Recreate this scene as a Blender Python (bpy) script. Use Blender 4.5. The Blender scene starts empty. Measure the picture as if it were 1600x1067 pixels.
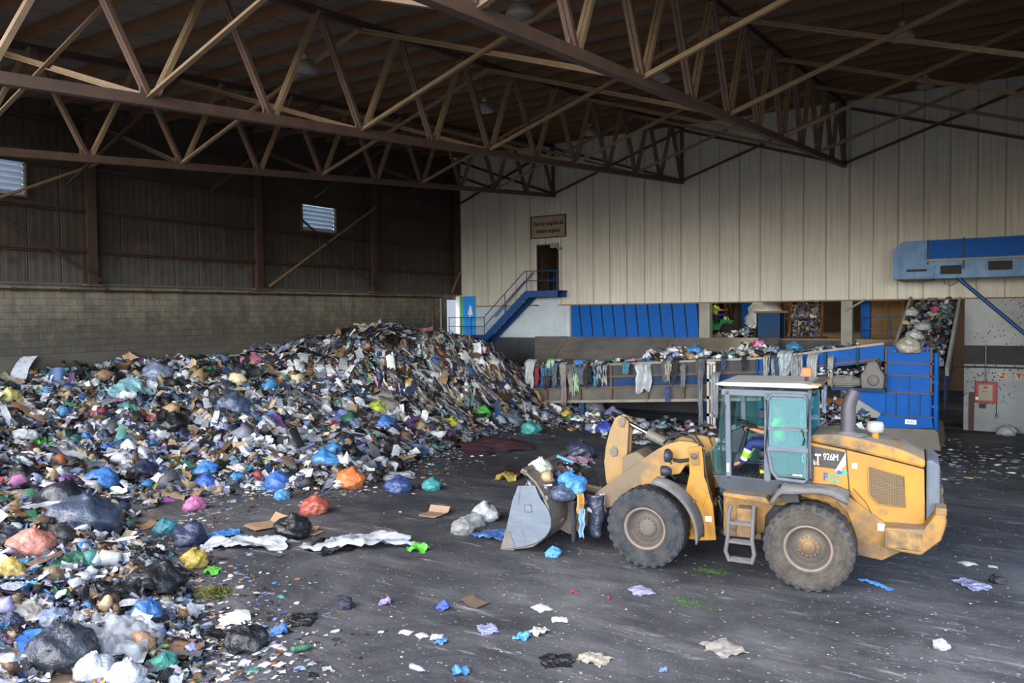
import bpy, bmesh, math, random
import numpy as np
from mathutils import Vector, Matrix, Euler, noise

PI = math.pi
R_ = math.radians
SC = bpy.context.scene
COL = SC.collection

# ------------------------------------------------------------------ camera, sky, sun, exposure
FPX = 1202.743                       # focal length in pixels of a 1600 px wide frame
CAM = Vector((0.0, 0.0, 4.8))
yaw, pit, rol = R_(32.573), R_(2.092), R_(-0.572)
cF = Vector((-math.sin(yaw) * math.cos(pit), math.cos(yaw) * math.cos(pit), -math.sin(pit)))
_rt = Vector((math.cos(yaw), math.sin(yaw), 0)); _up = _rt.cross(cF)
cR = math.cos(rol) * _rt + math.sin(rol) * _up
cU = -math.sin(rol) * _rt + math.cos(rol) * _up
cd = bpy.data.cameras.new('camera'); cam = bpy.data.objects.new('camera', cd); COL.objects.link(cam)
cd.sensor_width = 36.0; cd.lens = FPX / 1600 * 36.0; cd.clip_start = .05; cd.clip_end = 500
m3 = Matrix((cR, cU, -cF)).transposed()
cam.matrix_world = Matrix.Translation(CAM) @ m3.to_4x4()
SC.camera = cam

SC.view_settings.view_transform = 'Standard'; SC.view_settings.look = 'None'
SC.view_settings.gamma = 1.0; SC.view_settings.use_curve_mapping = False
SC.view_settings.exposure = 0.14

w = bpy.data.worlds.new('sky'); SC.world = w; w.use_nodes = True
wn, wl = w.node_tree.nodes, w.node_tree.links
wn.clear()
wo = wn.new('ShaderNodeOutputWorld'); bg = wn.new('ShaderNodeBackground'); sk = wn.new('ShaderNodeTexSky')
sk.sky_type = 'NISHITA'; sk.sun_disc = False; sk.sun_elevation = R_(48); sk.sun_rotation = R_(200)
sk.air_density = 1.0; sk.dust_density = 2.2; sk.ozone_density = 1.0
bg.inputs[1].default_value = 0.8
wl.new(sk.outputs[0], bg.inputs[0]); wl.new(bg.outputs[0], wo.inputs[0])

def sun_lamp(name, az, el, strength, angle, col):
    ld = bpy.data.lights.new(name, 'SUN'); ld.energy = strength; ld.angle = R_(angle); ld.color = col
    o = bpy.data.objects.new(name, ld); COL.objects.link(o)
    d = Vector((math.cos(R_(el)) * math.cos(R_(az)), math.cos(R_(el)) * math.sin(R_(az)), math.sin(R_(el))))
    o.rotation_euler = d.to_track_quat('Z', 'Y').to_euler(); o.location = d * 60
    return o
# hazy daylight from the open yard behind the camera (the lamp shines from this azimuth / elevation)
for az, st_ in ((-100, 1.1), (-72, 1.7), (-44, 1.1)): sun_lamp('daylight', az, 7.5, st_, 17, (1.0, .98, .95))
sun_lamp('daylight', -48, 42, 1.0, 50, (.96, .98, 1.0))

# ------------------------------------------------------------------ picture helpers: from a pixel to a place
def ray(px, py): return cF + cR * ((px - 800) / FPX) - cU * ((py - 533.5) / FPX)
def G(px, py, z=0.0):
    d = ray(px, py); return CAM + d * ((z - CAM.z) / d.z)
def onY(px, py, Y):
    d = ray(px, py); return CAM + d * (Y / d.y)

# ------------------------------------------------------------------ mesh helpers
def srgb(h):
    if not isinstance(h, str): return tuple(h)
    h = h.lstrip('#'); o = []
    for i in (0, 2, 4):
        x = int(h[i:i + 2], 16) / 255; o.append(x / 12.92 if x <= .04045 else ((x + .055) / 1.055) ** 2.4)
    return tuple(o)

class MB:
    def __init__(s): s.v = []; s.f = []; s.sm = []
    def add(s, vs, fs, smooth=False):
        b = len(s.v); s.v += [tuple(v) for v in vs]
        for f in fs: s.f.append(tuple(i + b for i in f)); s.sm.append(smooth)
        return s
    def box(s, c, d, rz=0.0, rot=None):
        c = Vector(c); M = rot if rot is not None else Matrix.Rotation(rz, 3, 'Z')
        vs = [c + M @ Vector((x * d[0] / 2, y * d[1] / 2, z * d[2] / 2)) for z in (-1, 1) for y in (-1, 1) for x in (-1, 1)]
        return s.add(vs, [(0, 2, 3, 1), (4, 5, 7, 6), (0, 1, 5, 4), (2, 6, 7, 3), (0, 4, 6, 2), (1, 3, 7, 5)])
    def bb(s, a, b):
        return s.box([(a[i] + b[i]) / 2 for i in range(3)], [abs(b[i] - a[i]) for i in range(3)])
    def beam(s, p, q, w, h, up=(0, 0, 1)):
        p, q = Vector(p), Vector(q); d = (q - p); L = d.length; d.normalize(); up = Vector(up)
        if abs(d.dot(up)) > .98: up = Vector((1, 0, 0)) if abs(d.x) < .9 else Vector((0, 1, 0))
        x = d.cross(up).normalized(); y = x.cross(d).normalized()
        M = Matrix((x, y, d)).transposed()
        return s.box((p + q) / 2, (w, h, L), rot=M)
    def prism(s, pts, a0, a1, plane='xz'):
        n = len(pts)
        def P(u, v, a): return {'xz': (u, a, v), 'xy': (u, v, a), 'yz': (a, u, v)}[plane]
        vs = [P(u, v, a0) for u, v in pts] + [P(u, v, a1) for u, v in pts]
        fs = [tuple(range(n))[::-1], tuple(range(n, 2 * n))]
        for i in range(n): j = (i + 1) % n; fs.append((i, j, n + j, n + i))
        return s.add(vs, fs)
    def tube(s, pts, r, n=10, caps=True):
        pts = [Vector(p) for p in pts]; k = len(pts); rs = r if isinstance(r, (list, tuple)) else [r] * k
        vs = []; t0 = (pts[1] - pts[0]).normalized(); ref = Vector((0, 0, 1)) if abs(t0.z) < .9 else Vector((1, 0, 0))
        for i, p in enumerate(pts):
            t = (pts[min(i + 1, k - 1)] - pts[max(i - 1, 0)]).normalized()
            x = t.cross(ref).normalized(); y = t.cross(x).normalized()
            vs += [p + (x * math.cos(2 * PI * j / n) + y * math.sin(2 * PI * j / n)) * rs[i] for j in range(n)]
        fs = [(i * n + j, i * n + (j + 1) % n, (i + 1) * n + (j + 1) % n, (i + 1) * n + j) for i in range(k - 1) for j in range(n)]
        s.add(vs, fs, True)
        if caps: s.add(vs[:n], [tuple(range(n))]); s.add(vs[-n:], [tuple(range(n))[::-1]])
        return s
    def lathe(s, prof, c, axis='z', n=32, smooth=True):
        c = Vector(c); vs = []
        for r, h in prof:
            for j in range(n):
                a = 2 * PI * j / n; u, v = r * math.cos(a), r * math.sin(a)
                vs.append(c + Vector({'z': (u, v, h), 'y': (u, h, v), 'x': (h, u, v)}[axis]))
        k = len(prof)
        return s.add(vs, [(i * n + j, i * n + (j + 1) % n, (i + 1) * n + (j + 1) % n, (i + 1) * n + j) for i in range(k - 1) for j in range(n)], smooth)
    def grid(s, fn, nu, nv, smooth=True):
        vs = [fn(i / nu, j / nv) for j in range(nv + 1) for i in range(nu + 1)]
        return s.add(vs, [(j * (nu + 1) + i, j * (nu + 1) + i + 1, (j + 1) * (nu + 1) + i + 1, (j + 1) * (nu + 1) + i) for j in range(nv) for i in range(nu)], smooth)
    def build(s, name, mat, parent=None, bevel=0.0, solid=0.0, org=None):
        v = np.array(s.v, dtype=float)
        if parent is not None: loc = Vector(ORIG.get(parent.name, (0, 0, 0))); place = (0, 0, 0)
        else:
            loc = Vector(org) if org is not None else Vector(((v[:, 0].min() + v[:, 0].max()) / 2, (v[:, 1].min() + v[:, 1].max()) / 2, v[:, 2].min())); place = loc
        me = bpy.data.meshes.new(name); me.from_pydata((v - np.array(loc)).tolist(), [], s.f)
        me.polygons.foreach_set('use_smooth', s.sm); me.update()
        bm = bmesh.new(); bm.from_mesh(me); bmesh.ops.recalc_face_normals(bm, faces=bm.faces); bm.to_mesh(me); bm.free()
        o = bpy.data.objects.new(name, me); COL.objects.link(o); o.location = place
        if mat is not None: me.materials.append(mat)
        if parent is not None: o.parent = parent; ORIG[o.name] = loc
        else: ORIG[o.name] = loc
        if solid: sm = o.modifiers.new('thickness', 'SOLIDIFY'); sm.thickness = solid; sm.offset = 0
        if bevel: b = o.modifiers.new('edges', 'BEVEL'); b.width = bevel; b.segments = 2; b.limit_method = 'ANGLE'; b.angle_limit = R_(40)
        return o
ORIG = {}

def tag(o, label=None, cat=None, group=None, kind=None):
    if label: o['label'] = label
    if cat: o['category'] = cat
    if group: o['group'] = group
    if kind: o['kind'] = kind
    return o
def thing(name, loc, label, cat, group=None, rz=0.0, local=False):
    o = bpy.data.objects.new(name, None); COL.objects.link(o); o.empty_display_size = .2
    o.location = loc; o.rotation_euler = (0, 0, rz); ORIG[o.name] = Vector((0, 0, 0)) if local else Vector(loc)
    return tag(o, label, cat, group)
def struct(o): o['kind'] = 'structure'; return o
def dup(o, parent=None):
    c = o.copy(); COL.objects.link(c)
    if parent is not None: c.parent = parent
    for ch in o.children: dup(ch, c)
    return c

# ------------------------------------------------------------------ materials
MATS = {}
def mat(name, col, rough=.6, metal=0.0, dirt=None, dscale=2.0, damt=.5, dsharp=.25, bump=0.0, bscale=20, dust=None, dustamt=.6, stretch=(1, 1, 1), spec=.4, world=False, streak=None, zone=None):
    """plain procedural surface: a colour, blotches of dirt, dust settled on upward faces, a fine bump"""
    if name in MATS: return MATS[name]
    m = bpy.data.materials.new(name); m.use_nodes = True; nt = m.node_tree; N, L = nt.nodes, nt.links
    b = N['Principled BSDF']; b.inputs['Roughness'].default_value = rough; b.inputs['Metallic'].default_value = metal
    b.inputs['Specular IOR Level'].default_value = spec
    c = srgb(col); cur = N.new('ShaderNodeRGB'); cur.outputs[0].default_value = (*c, 1); cur = cur.outputs[0]
    if world: tc = N.new('ShaderNodeNewGeometry').outputs['Position']
    else: tc = N.new('ShaderNodeTexCoord').outputs['Object']
    mp = N.new('ShaderNodeMapping'); mp.inputs['Scale'].default_value = stretch; L.new(tc, mp.inputs[0]); tc2 = mp.outputs[0]
    def mix(fac, a, colr):
        mx = N.new('ShaderNodeMix'); mx.data_type = 'RGBA'; L.new(fac, mx.inputs[0]); L.new(a, mx.inputs[6])
        mx.inputs[7].default_value = (*srgb(colr), 1); return mx.outputs[2]
    def noise_fac(scale, lo, hi, amt, vec):
        n = N.new('ShaderNodeTexNoise'); n.inputs['Scale'].default_value = scale; n.inputs['Detail'].default_value = 6; n.inputs['Roughness'].default_value = .65
        L.new(vec, n.inputs['Vector']); r = N.new('ShaderNodeMapRange'); r.inputs[1].default_value = lo; r.inputs[2].default_value = hi; r.inputs[4].default_value = amt
        L.new(n.outputs[0], r.inputs[0]); return r.outputs[0]
    if dirt: cur = mix(noise_fac(dscale, .52 - dsharp, .52 + dsharp, damt, tc2), cur, dirt)
    if streak:
        sc, colr, amt, st = streak
        mp2 = N.new('ShaderNodeMapping'); mp2.inputs['Scale'].default_value = st; L.new(tc, mp2.inputs[0])
        cur = mix(noise_fac(sc, .45, .75, amt, mp2.outputs[0]), cur, colr)
    if zone:                                   # grime that covers one end of the thing: (axis, clean at, full at, colour, amount)
        ax, z0, z1, zc, za = zone
        sz = N.new('ShaderNodeSeparateXYZ'); L.new(tc, sz.inputs[0]); rz_ = N.new('ShaderNodeMapRange'); rz_.inputs[1].default_value = z0; rz_.inputs[2].default_value = z1; L.new(sz.outputs['XYZ'.index(ax)], rz_.inputs[0])
        nz_ = noise_fac(2.6, .25, .75, 1.0, tc); ad = N.new('ShaderNodeMath'); ad.operation = 'ADD'; L.new(rz_.outputs[0], ad.inputs[0]); L.new(nz_, ad.inputs[1])
        r3 = N.new('ShaderNodeMapRange'); r3.inputs[1].default_value = .65; r3.inputs[2].default_value = 1.35; r3.inputs[4].default_value = za; L.new(ad.outputs[0], r3.inputs[0])
        cur = mix(r3.outputs[0], cur, zc)
    if dust:
        ge = N.new('ShaderNodeNewGeometry'); sx = N.new('ShaderNodeSeparateXYZ'); L.new(ge.outputs['Normal'], sx.inputs[0])
        r = N.new('ShaderNodeMapRange'); r.inputs[1].default_value = .55; r.inputs[2].default_value = .95; r.inputs[4].default_value = dustamt; L.new(sx.outputs[2], r.inputs[0])
        nz = noise_fac(4.0, .3, .6, 1.0, tc); mu = N.new('ShaderNodeMath'); mu.operation = 'MULTIPLY'; L.new(r.outputs[0], mu.inputs[0]); L.new(nz, mu.inputs[1])
        cur = mix(mu.outputs[0], cur, dust)
    L.new(cur, b.inputs['Base Color'])
    if bump:
        n = N.new('ShaderNodeTexNoise'); n.inputs['Scale'].default_value = bscale; n.inputs['Detail'].default_value = 5; L.new(tc2, n.inputs['Vector'])
        bp = N.new('ShaderNodeBump'); bp.inputs['Strength'].default_value = bump; bp.inputs['Distance'].default_value = .03
        L.new(n.outputs[0], bp.inputs['Height']); L.new(bp.outputs[0], b.inputs['Normal'])
    MATS[name] = m; return m
def glass_mat(name, col, mixf=.5, rough=.05):
    if name in MATS: return MATS[name]
    m = bpy.data.materials.new(name); m.use_nodes = True; N, L = m.node_tree.nodes, m.node_tree.links
    b = N['Principled BSDF']; b.inputs['Base Color'].default_value = (*srgb(col), 1); b.inputs['Roughness'].default_value = rough
    t = N.new('ShaderNodeBsdfTransparent'); t.inputs[0].default_value = (*[min(1, .55 + .45 * x / max(srgb(col))) for x in srgb(col)], 1)
    mx = N.new('ShaderNodeMixShader'); mx.inputs[0].default_value = mixf
    L.new(t.outputs[0], mx.inputs[1]); L.new(b.outputs[0], mx.inputs[2]); L.new(mx.outputs[0], N['Material Output'].inputs[0])
    MATS[name] = m; return m
# ------------------------------------------------------------------ the setting
XL, YB, YE = -26.301, 35.319, 35.068          # side wall, end wall, end of the trusses
NS, SLOPE = 2.682, .0845                       # panel length and fall of the trusses
TX = [-19.778, -12.838, -5.742, 1.30]          # truss lines
XR = 3.2; YF = 5.2
def chord_z(y): return 10.905 - SLOPE * (YE - y)
def roof_z(y): return chord_z(y) + 2.532

m_asphalt = mat('yard_floor', '#46474b', .75, dirt='#1d1e22', dscale=.55, damt=.95, bump=.35, bscale=45, world=True, stretch=(.55, 1.1, 1), streak=(2.6, '#6f7075', .5, (.22, 1.3, 1)))
def floor_material():
    """dark trampled floor: dusty patches, drag marks along the loader's path, damp gloss, fine grit"""
    m = m_asphalt; N, L = m.node_tree.nodes, m.node_tree.links; b = N['Principled BSDF']
    ge = N.new('ShaderNodeNewGeometry'); P_ = ge.outputs['Position']
    def nz(scale, stretch, rot, det, lo, hi, dist=0.0):
        mp = N.new('ShaderNodeMapping'); mp.inputs['Rotation'].default_value = (0, 0, R_(rot)); mp.inputs['Scale'].default_value = stretch; L.new(P_, mp.inputs[0])
        n = N.new('ShaderNodeTexNoise'); n.inputs['Scale'].default_value = scale; n.inputs['Detail'].default_value = det; n.inputs['Roughness'].default_value = .7; n.inputs['Distortion'].default_value = dist; L.new(mp.outputs[0], n.inputs['Vector'])
        r = N.new('ShaderNodeMapRange'); r.inputs[1].default_value = lo; r.inputs[2].default_value = hi; L.new(n.outputs[0], r.inputs[0]); return r.outputs[0]
    def mx(f, a, c, amt):
        g = N.new('ShaderNodeMath'); g.operation = 'MULTIPLY'; g.inputs[1].default_value = amt; L.new(f, g.inputs[0])
        k = N.new('ShaderNodeMix'); k.data_type = 'RGBA'; L.new(g.outputs[0], k.inputs[0]); L.new(a, k.inputs[6]); k.inputs[7].default_value = (*srgb(c), 1); return k.outputs[2]
    c0 = N.new('ShaderNodeRGB'); c0.outputs[0].default_value = (*srgb('#313236'), 1); cur = c0.outputs[0]
    cur = mx(nz(.28, (1, 1, 1), 0, 6, .42, .68, .6), cur, '#5c5c5e', .85)
    cur = mx(nz(1.1, (.28, 1.0, 1), 6, 8, .5, .72, .5), cur, '#716f6e', .6)
    cur = mx(nz(1.3, (.35, 1.2, 1), -14, 8, .5, .7, .7), cur, '#232428', .8)
    cur = mx(nz(4.2, (.18, 1.0, 1), 4, 5, .60, .70), cur, '#a5a4a2', .5)
    cur = mx(nz(22, (1, 1, 1), 0, 4, .62, .70), cur, '#9a9894', .6)
    L.new(cur, b.inputs['Base Color'])
    r = N.new('ShaderNodeMapRange'); r.inputs[3].default_value = .62; r.inputs[4].default_value = .92; L.new(nz(.6, (1, 1, 1), 0, 4, .4, .6), r.inputs[0]); L.new(r.outputs[0], b.inputs['Roughness'])
    bp = N.new('ShaderNodeBump'); bp.inputs['Strength'].default_value = .5; bp.inputs['Distance'].default_value = .03; L.new(nz(16, (.6, 1, 1), 5, 6, 0, 1), bp.inputs['Height']); L.new(bp.outputs[0], b.inputs['Normal'])
floor_material()
m_outer = mat('outside_ground', '#8f8a80', .9)
m_block = mat('block_wall', '#8a8171', .85, dirt='#4d473f', dscale=.5, damt=.8, bump=.25, bscale=18, world=True, zone=('Z', 5.5, 3.9, '#4a463f', .85), streak=(2.2, '#2d2a27', .55, (1, 1, .25)))
m_plinth = mat('plinth_concrete', '#5b564e', .85, dirt='#3a3732', dscale=.8, damt=.8, bump=.3, bscale=12, world=True)
m_darkconc = mat('soot_concrete', '#45464a', .8, dirt='#1a1b1e', dscale=.6, damt=.9, bump=.3, world=True)
m_conc = mat('grey_concrete', '#8f8d86', .85, dirt='#5b5953', dscale=1.2, damt=.7, bump=.25, world=True)
m_clad = mat('beige_cladding', '#bebbb0', .55, dirt='#a39d8f', dscale=.4, damt=.45, world=True, streak=(2.2, '#6a604c', .32, (3.0, 3.0, .12)))
m_sheet = mat('sooty_sheet', '#3c3228', .7, dirt='#241d17', dscale=.6, damt=.8, world=True, zone=('Z', 7.6, 5.9, '#4f4d49', .6), streak=(1.2, '#1c1814', .35, (2, 2, .2)))
m_rust = mat('brown_steel', '#5c4538', .65, dirt='#352a24', dscale=3, damt=.7, dust='#7d7062', dustamt=.6)
m_rust_pale = mat('pale_lit_steel', '#806a50', .7, dirt='#54422f', dscale=4, damt=.6)  # paler copy of the brown steel; on truss diagonals it stands for light
m_rust_dark = mat('dark_brown_steel', '#3b2a22', .65, dirt='#241a15', dscale=3, damt=.6)
m_purlin = mat('purlin_steel', '#6e4e33', .65, dirt='#473122', dscale=1.5, damt=.6)
m_roof = mat('roof_sheet', '#746a5e', .7, dirt='#453e37', dscale=.7, damt=.6, world=True)

def specks(name, base, dots, sc, lo, hi, dirt):
    """painted wall pitted with dark chips"""
    m = mat(name, base, .8, dirt=dirt, dscale=.9, damt=.6, bump=.15, world=True)
    N, L = m.node_tree.nodes, m.node_tree.links; b = N['Principled BSDF']; src = b.inputs['Base Color'].links[0].from_socket
    ge = N.new('ShaderNodeNewGeometry'); v = N.new('ShaderNodeTexVoronoi'); v.inputs['Scale'].default_value = sc; v.inputs['Randomness'].default_value = 1
    L.new(ge.outputs['Position'], v.inputs['Vector'])
    nz = N.new('ShaderNodeTexNoise'); nz.inputs['Scale'].default_value = .55; L.new(ge.outputs['Position'], nz.inputs['Vector'])
    r = N.new('ShaderNodeMapRange'); r.inputs[1].default_value = .42; r.inputs[2].default_value = .62; r.inputs[3].default_value = lo; r.inputs[4].default_value = hi; L.new(nz.outputs[0], r.inputs[0])
    lt = N.new('ShaderNodeMath'); lt.operation = 'LESS_THAN'; L.new(v.outputs['Distance'], lt.inputs[0]); L.new(r.outputs[0], lt.inputs[1])
    mx = N.new('ShaderNodeMix'); mx.data_type = 'RGBA'; L.new(lt.outputs[0], mx.inputs[0]); L.new(src, mx.inputs[6]); mx.inputs[7].default_value = (*srgb(dots), 1)
    L.new(mx.outputs[2], b.inputs['Base Color']); return m
m_white = specks('pitted_white_paint', '#aebac2', '#23262a', 9.0, .04, .20, '#8b959c')
m_pitted = specks('pitted_grey_paint', '#a4a9aa', '#26282b', 8.0, .08, .24, '#7a7c7c')

# ground
struct(MB().bb((XL - .3, -14, -.3), (16, YB + .1, 0)).build('floor', m_asphalt))
struct(MB().bb((-90, -90, -.5), (90, -14, -.05)).build('ground', m_outer))
struct(MB().bb((16, -14, -.5), (90, 80, -.05)).build('ground', m_outer))

# --- side wall of blocks with a plinth and sooty sheets above
zb, zl = 5.88, 3.62
def block_material():
    m = m_block; N, L = m.node_tree.nodes, m.node_tree.links; b = N['Principled BSDF']; src = b.inputs['Base Color'].links[0].from_socket
    ge = N.new('ShaderNodeNewGeometry'); sx = N.new('ShaderNodeSeparateXYZ'); L.new(ge.outputs['Position'], sx.inputs[0])
    cx = N.new('ShaderNodeCombineXYZ'); L.new(sx.outputs[1], cx.inputs[0]); L.new(sx.outputs[2], cx.inputs[1])
    br = N.new('ShaderNodeTexBrick'); br.inputs['Scale'].default_value = 1; br.inputs['Mortar Size'].default_value = .012; br.inputs['Brick Width'].default_value = .5; br.inputs['Row Height'].default_value = .2265
    br.inputs['Color1'].default_value = (1, 1, 1, 1); br.inputs['Color2'].default_value = (.84, .84, .82, 1); br.inputs['Mortar'].default_value = (.58, .56, .54, 1); L.new(cx.outputs[0], br.inputs['Vector'])
    mu = N.new('ShaderNodeMix'); mu.data_type = 'RGBA'; mu.blend_type = 'MULTIPLY'; mu.inputs[0].default_value = 1; L.new(src, mu.inputs[6]); L.new(br.outputs[0], mu.inputs[7]); L.new(mu.outputs[2], b.inputs['Base Color'])
block_material()
wl_ = MB(); wl_.bb((XL - .25, YF, zl), (XL, 34.42, zb)); wl_.bb((XL - .25, 34.42, 5.6), (XL, YB + .1, zb))
struct(wl_.build('wall_left', m_block))
struct(MB().bb((XL - .25, YF, 0), (XL + .12, YB, zl)).build('baseboard_left', m_plinth))
pl = MB(); pl.bb((XL - .02, YF, zb), (XL + .14, YB - .9, zb + .08)); struct(pl.build('trim_1', m_plinth))

def ribbed(mb, axis, a0, a1, z0, z1, at, pitch, depth, seam, sgn):
    """upright corrugated sheet: run a0..a1 along the axis, face at `at`, ribs standing out by depth"""
    prof = []; x = a0
    k0 = math.floor(a0 / pitch)
    k = k0
    while k * pitch < a1 + pitch:
        b = k * pitch
        g = -.03 if (seam and k % seam == 0) else 0
        for t, d in ((0.0, g), (.12, g), (.2, 0), (.45, 0), (.55, depth), (.9, depth), (1.0, 0)):
            xx = b + t * pitch
            if a0 <= xx <= a1: prof.append((xx, d))
        k += 1
    prof = [(a0, 0)] + prof + [(a1, 0)]
    vs = []; fs = []
    for i, (u, d) in enumerate(prof):
        for z in (z0, z1): vs.append((u, at + sgn * d, z) if axis == 'x' else (at + sgn * d, u, z))
    n = len(prof)
    for i in range(n - 1): fs.append((2 * i, 2 * i + 2, 2 * i + 3, 2 * i + 1))
    return mb.add(vs, fs)
# sheets leave out the two louvred windows
sh = MB(); W1 = (10.4, 12.45, 8.68, 9.82); W2 = (23.94, 25.97, 8.6, 9.74)
for a, b_, z0, z1 in ((YF, W1[0], zb, 14), (W1[0], W1[1], zb, W1[2]), (W1[0], W1[1], W1[3], 14), (W1[1], W2[0], zb, 14), (W2[0], W2[1], zb, W2[2]), (W2[0], W2[1], W2[3], 14), (W2[1], YB, zb, 14)):
    ribbed(sh, 'y', a, b_, z0, z1, XL - .02, .26, .005, 4, 1)
struct(sh.build('wall_left', m_sheet))

m_louver = mat('louver_sheet', '#b9c6d3', .5, dirt='#7f8890', dscale=3, damt=.4)
for n_, Wd in ((1, W1), (2, W2)):
    fr = MB(); y0, y1, z0, z1 = Wd
    for a, b_ in (((y0 - .06, z0 - .06), (y1 + .06, z0)), ((y0 - .06, z1), (y1 + .06, z1 + .06)), ((y0 - .06, z0), (y0, z1)), ((y1, z0), (y1 + .06, z1))):
        fr.bb((XL - .1, a[0], a[1]), (XL + .08, b_[0], b_[1]))
    o = struct(fr.build('window_%d' % n_, m_rust))
    nsl = 6; hh = (z1 - z0) / nsl
    for k in range(nsl):
        s = MB(); zc = z0 + (k + .5) * hh
        s.add([(XL - .16, y0, zc - hh * .5), (XL - .16, y1, zc - hh * .5), (XL + .03, y1, zc + hh * .30), (XL + .03, y0, zc + hh * .30)], [(0, 1, 2, 3)])
        s.build('slat', m_louver, parent=o, solid=.02)
# girts
for z in (7.076, 8.459, 9.841, 11.2):
    g = MB(); g.bb((XL + .01, YF, z - .07), (XL + .12, YB - .02, z + .07)); g.bb((XL + .08, YF, z - .11), (XL + .12, YB - .02, z - .05)); struct(g.build('trim_2', m_rust_dark))
# columns of the side wall
for k in range(6):
    y = YB - .12 - 6.945 * k if k else YB - .22
    if y < YF: continue
    c = MB(); zt = roof_z(y) - .1
    c.bb((XL + .02, y - .16, zb), (XL + .05, y + .16, zt)); c.bb((XL + .36, y - .16, zb), (XL + .40, y + .16, zt)); c.bb((XL + .05, y - .02, zb), (XL + .36, y + .02, zt))
    o = c.build('wall_column', m_rust_dark)
    tag(o, ['brown steel column in the corner beside the beige wall', 'brown steel column right of the louvre with diagonal braces', 'brown steel column between the two braced bays of the dark wall', 'brown steel column beside the louvre window at the frame edge', 'brown steel column at the open end of the dark wall', 'brown steel column at the open end of the dark wall'][k], 'column', 'columns of the dark side wall')
    p = MB().bb((XL + .01, y - .28, zb - .02), (XL + .45, y + .28, zb + .04)); p.build('base_plate', m_rust, parent=o)
# wall braces
def brace(a, b, lab, grp='diagonal braces on the dark wall', m=m_rust_pale, w=.09):
    mb = MB(); a, b = Vector(a), Vector(b); mb.beam(a, b, w, .03, up=(1, 0, 0)); mb.beam(a + Vector((.03, 0, 0)), b + Vector((.03, 0, 0)), .03, w * .7, up=(1, 0, 0))
    return tag(mb.build('wall_brace', m), lab, 'brace', grp)
xb = XL + .44
brace((xb, 21.7, zb + .15), (xb, 28.3, chord_z(25)), 'pale diagonal brace rising across the louvre window')
brace((xb + .07, 28.3, zb + .15), (xb + .07, 21.7, chord_z(25)), 'dark diagonal brace falling across the louvre window', m=m_rust_dark)
brace((xb + .07, 14.6, zb + .15), (xb + .07, 8.3, 9.8), 'dark diagonal brace falling to the column at the left', m=m_rust_dark)
brace((xb, 8.3, 6.9), (xb, 14.6, 10.0), 'pale diagonal brace rising in front of the left louvre')
brace((xb, 34.3, zb + .1), (xb, YB - .2, zb + 1.3), 'short pale brace in the corner over the bright doorway')
# pipes on the block wall
mp_ = MB(); mp_.tube([(XL + .16, YF, 5.72), (XL + .16, 33.8, 5.72)], .035, 6)
for y in np.arange(-3, 33, 1.5): mp_.bb((XL, y - .03, 5.66), (XL + .2, y + .03, 5.78))
tag(mp_.build('wall_pipe', m_rust_dark), 'thin brown pipe clipped along the top of the block wall', 'pipe')
for yy, lab in ((33.0, 'brown downpipe on the blocks nearest the heap top'), (33.75, 'grey downpipe on the blocks beside the bright doorway')):
    pp = MB().tube([(XL + .1, yy, zl), (XL + .1, yy, zb - .1)], .05, 8)
    for z in (4.0, 5.0): pp.bb((XL, yy - .08, z - .03), (XL + .15, yy + .08, z + .03))
    tag(pp.build('downpipe', m_rust if yy < 33.5 else m_conc), lab, 'pipe')

# --- end wall
DX0, DX1, DZ0, DZ1 = -20.85, -19.67, 5.95, 8.33
ew = MB(); zc = 5.24
for a, b_, z0, z1 in ((XL + .0, DX0, zc, 14.0), (DX0, DX1, DZ1, 14.0), (DX1, XR, zc, 14.0)):
    ribbed(ew, 'x', a, b_, z0, z1, YB, .232, .006, 4, -1)
ew.bb((XL, YB + .05, zc), (DX0, YB + .12, 14)); ew.bb((DX0, YB + .05, DZ1), (DX1, YB + .12, 14)); ew.bb((DX1, YB + .05, zc), (XR, YB + .12, 14))
struct(ew.build('wall_back', m_clad))
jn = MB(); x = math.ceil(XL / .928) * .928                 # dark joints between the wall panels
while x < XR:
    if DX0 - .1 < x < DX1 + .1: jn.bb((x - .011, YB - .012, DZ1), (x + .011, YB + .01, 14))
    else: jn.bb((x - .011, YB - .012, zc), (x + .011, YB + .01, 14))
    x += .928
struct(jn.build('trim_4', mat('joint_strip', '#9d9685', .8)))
t = MB(); t.bb((DX1, YB - .04, zc - .06), (XR, YB + .12, zc)); t.bb((XL + .9, YB - .04, zc - .06), (DX0 - .3, YB + .12, zc)); struct(t.build('trim_3', m_rust_pale))
struct(MB().bb((XL + .9, YB, 3.5), (-19.2, YB + .2, zc - .06)).bb((DX0, YB, zc - .06), (DX1, YB + .2, DZ0 - .02)).build('wall_back', m_white))
struct(MB().bb((XL, YB - .02, 0), (-5.3, YB + .25, 3.5)).build('wall_back', m_darkconc))
struct(MB().bb((-1.3, YB - .06, 0), (XR, YB + .25, 2.62)).bb((-1.3, YB, 3.36), (XR, YB + .25, zc - .06)).build('wall_back', m_pitted))
struct(MB().bb((-1.3, YB + .02, 2.62), (XR, YB + .25, 3.36)).build('wall_back', m_darkconc))
pcol = MB().bb((-19.2, YB - .12, 3.5), (-18.92, YB + .25, zc - .06)); tag(pcol.build('concrete_pillar', m_white), 'white pitted pillar left of the blue shutter', 'pillar')
tag(MB().bb((-12.05, YB - .12, 3.5), (-11.55, YB + .3, zc - .06)).build('concrete_pillar', m_conc), 'grey concrete pillar right of the blue shutter', 'pillar')
tag(MB().bb((-5.84, YB - .12, 0), (-5.40, YB + .32, zc - .06)).build('concrete_pillar', m_conc), 'grey concrete pillar in the wide opening behind the blue hopper', 'pillar')
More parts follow.
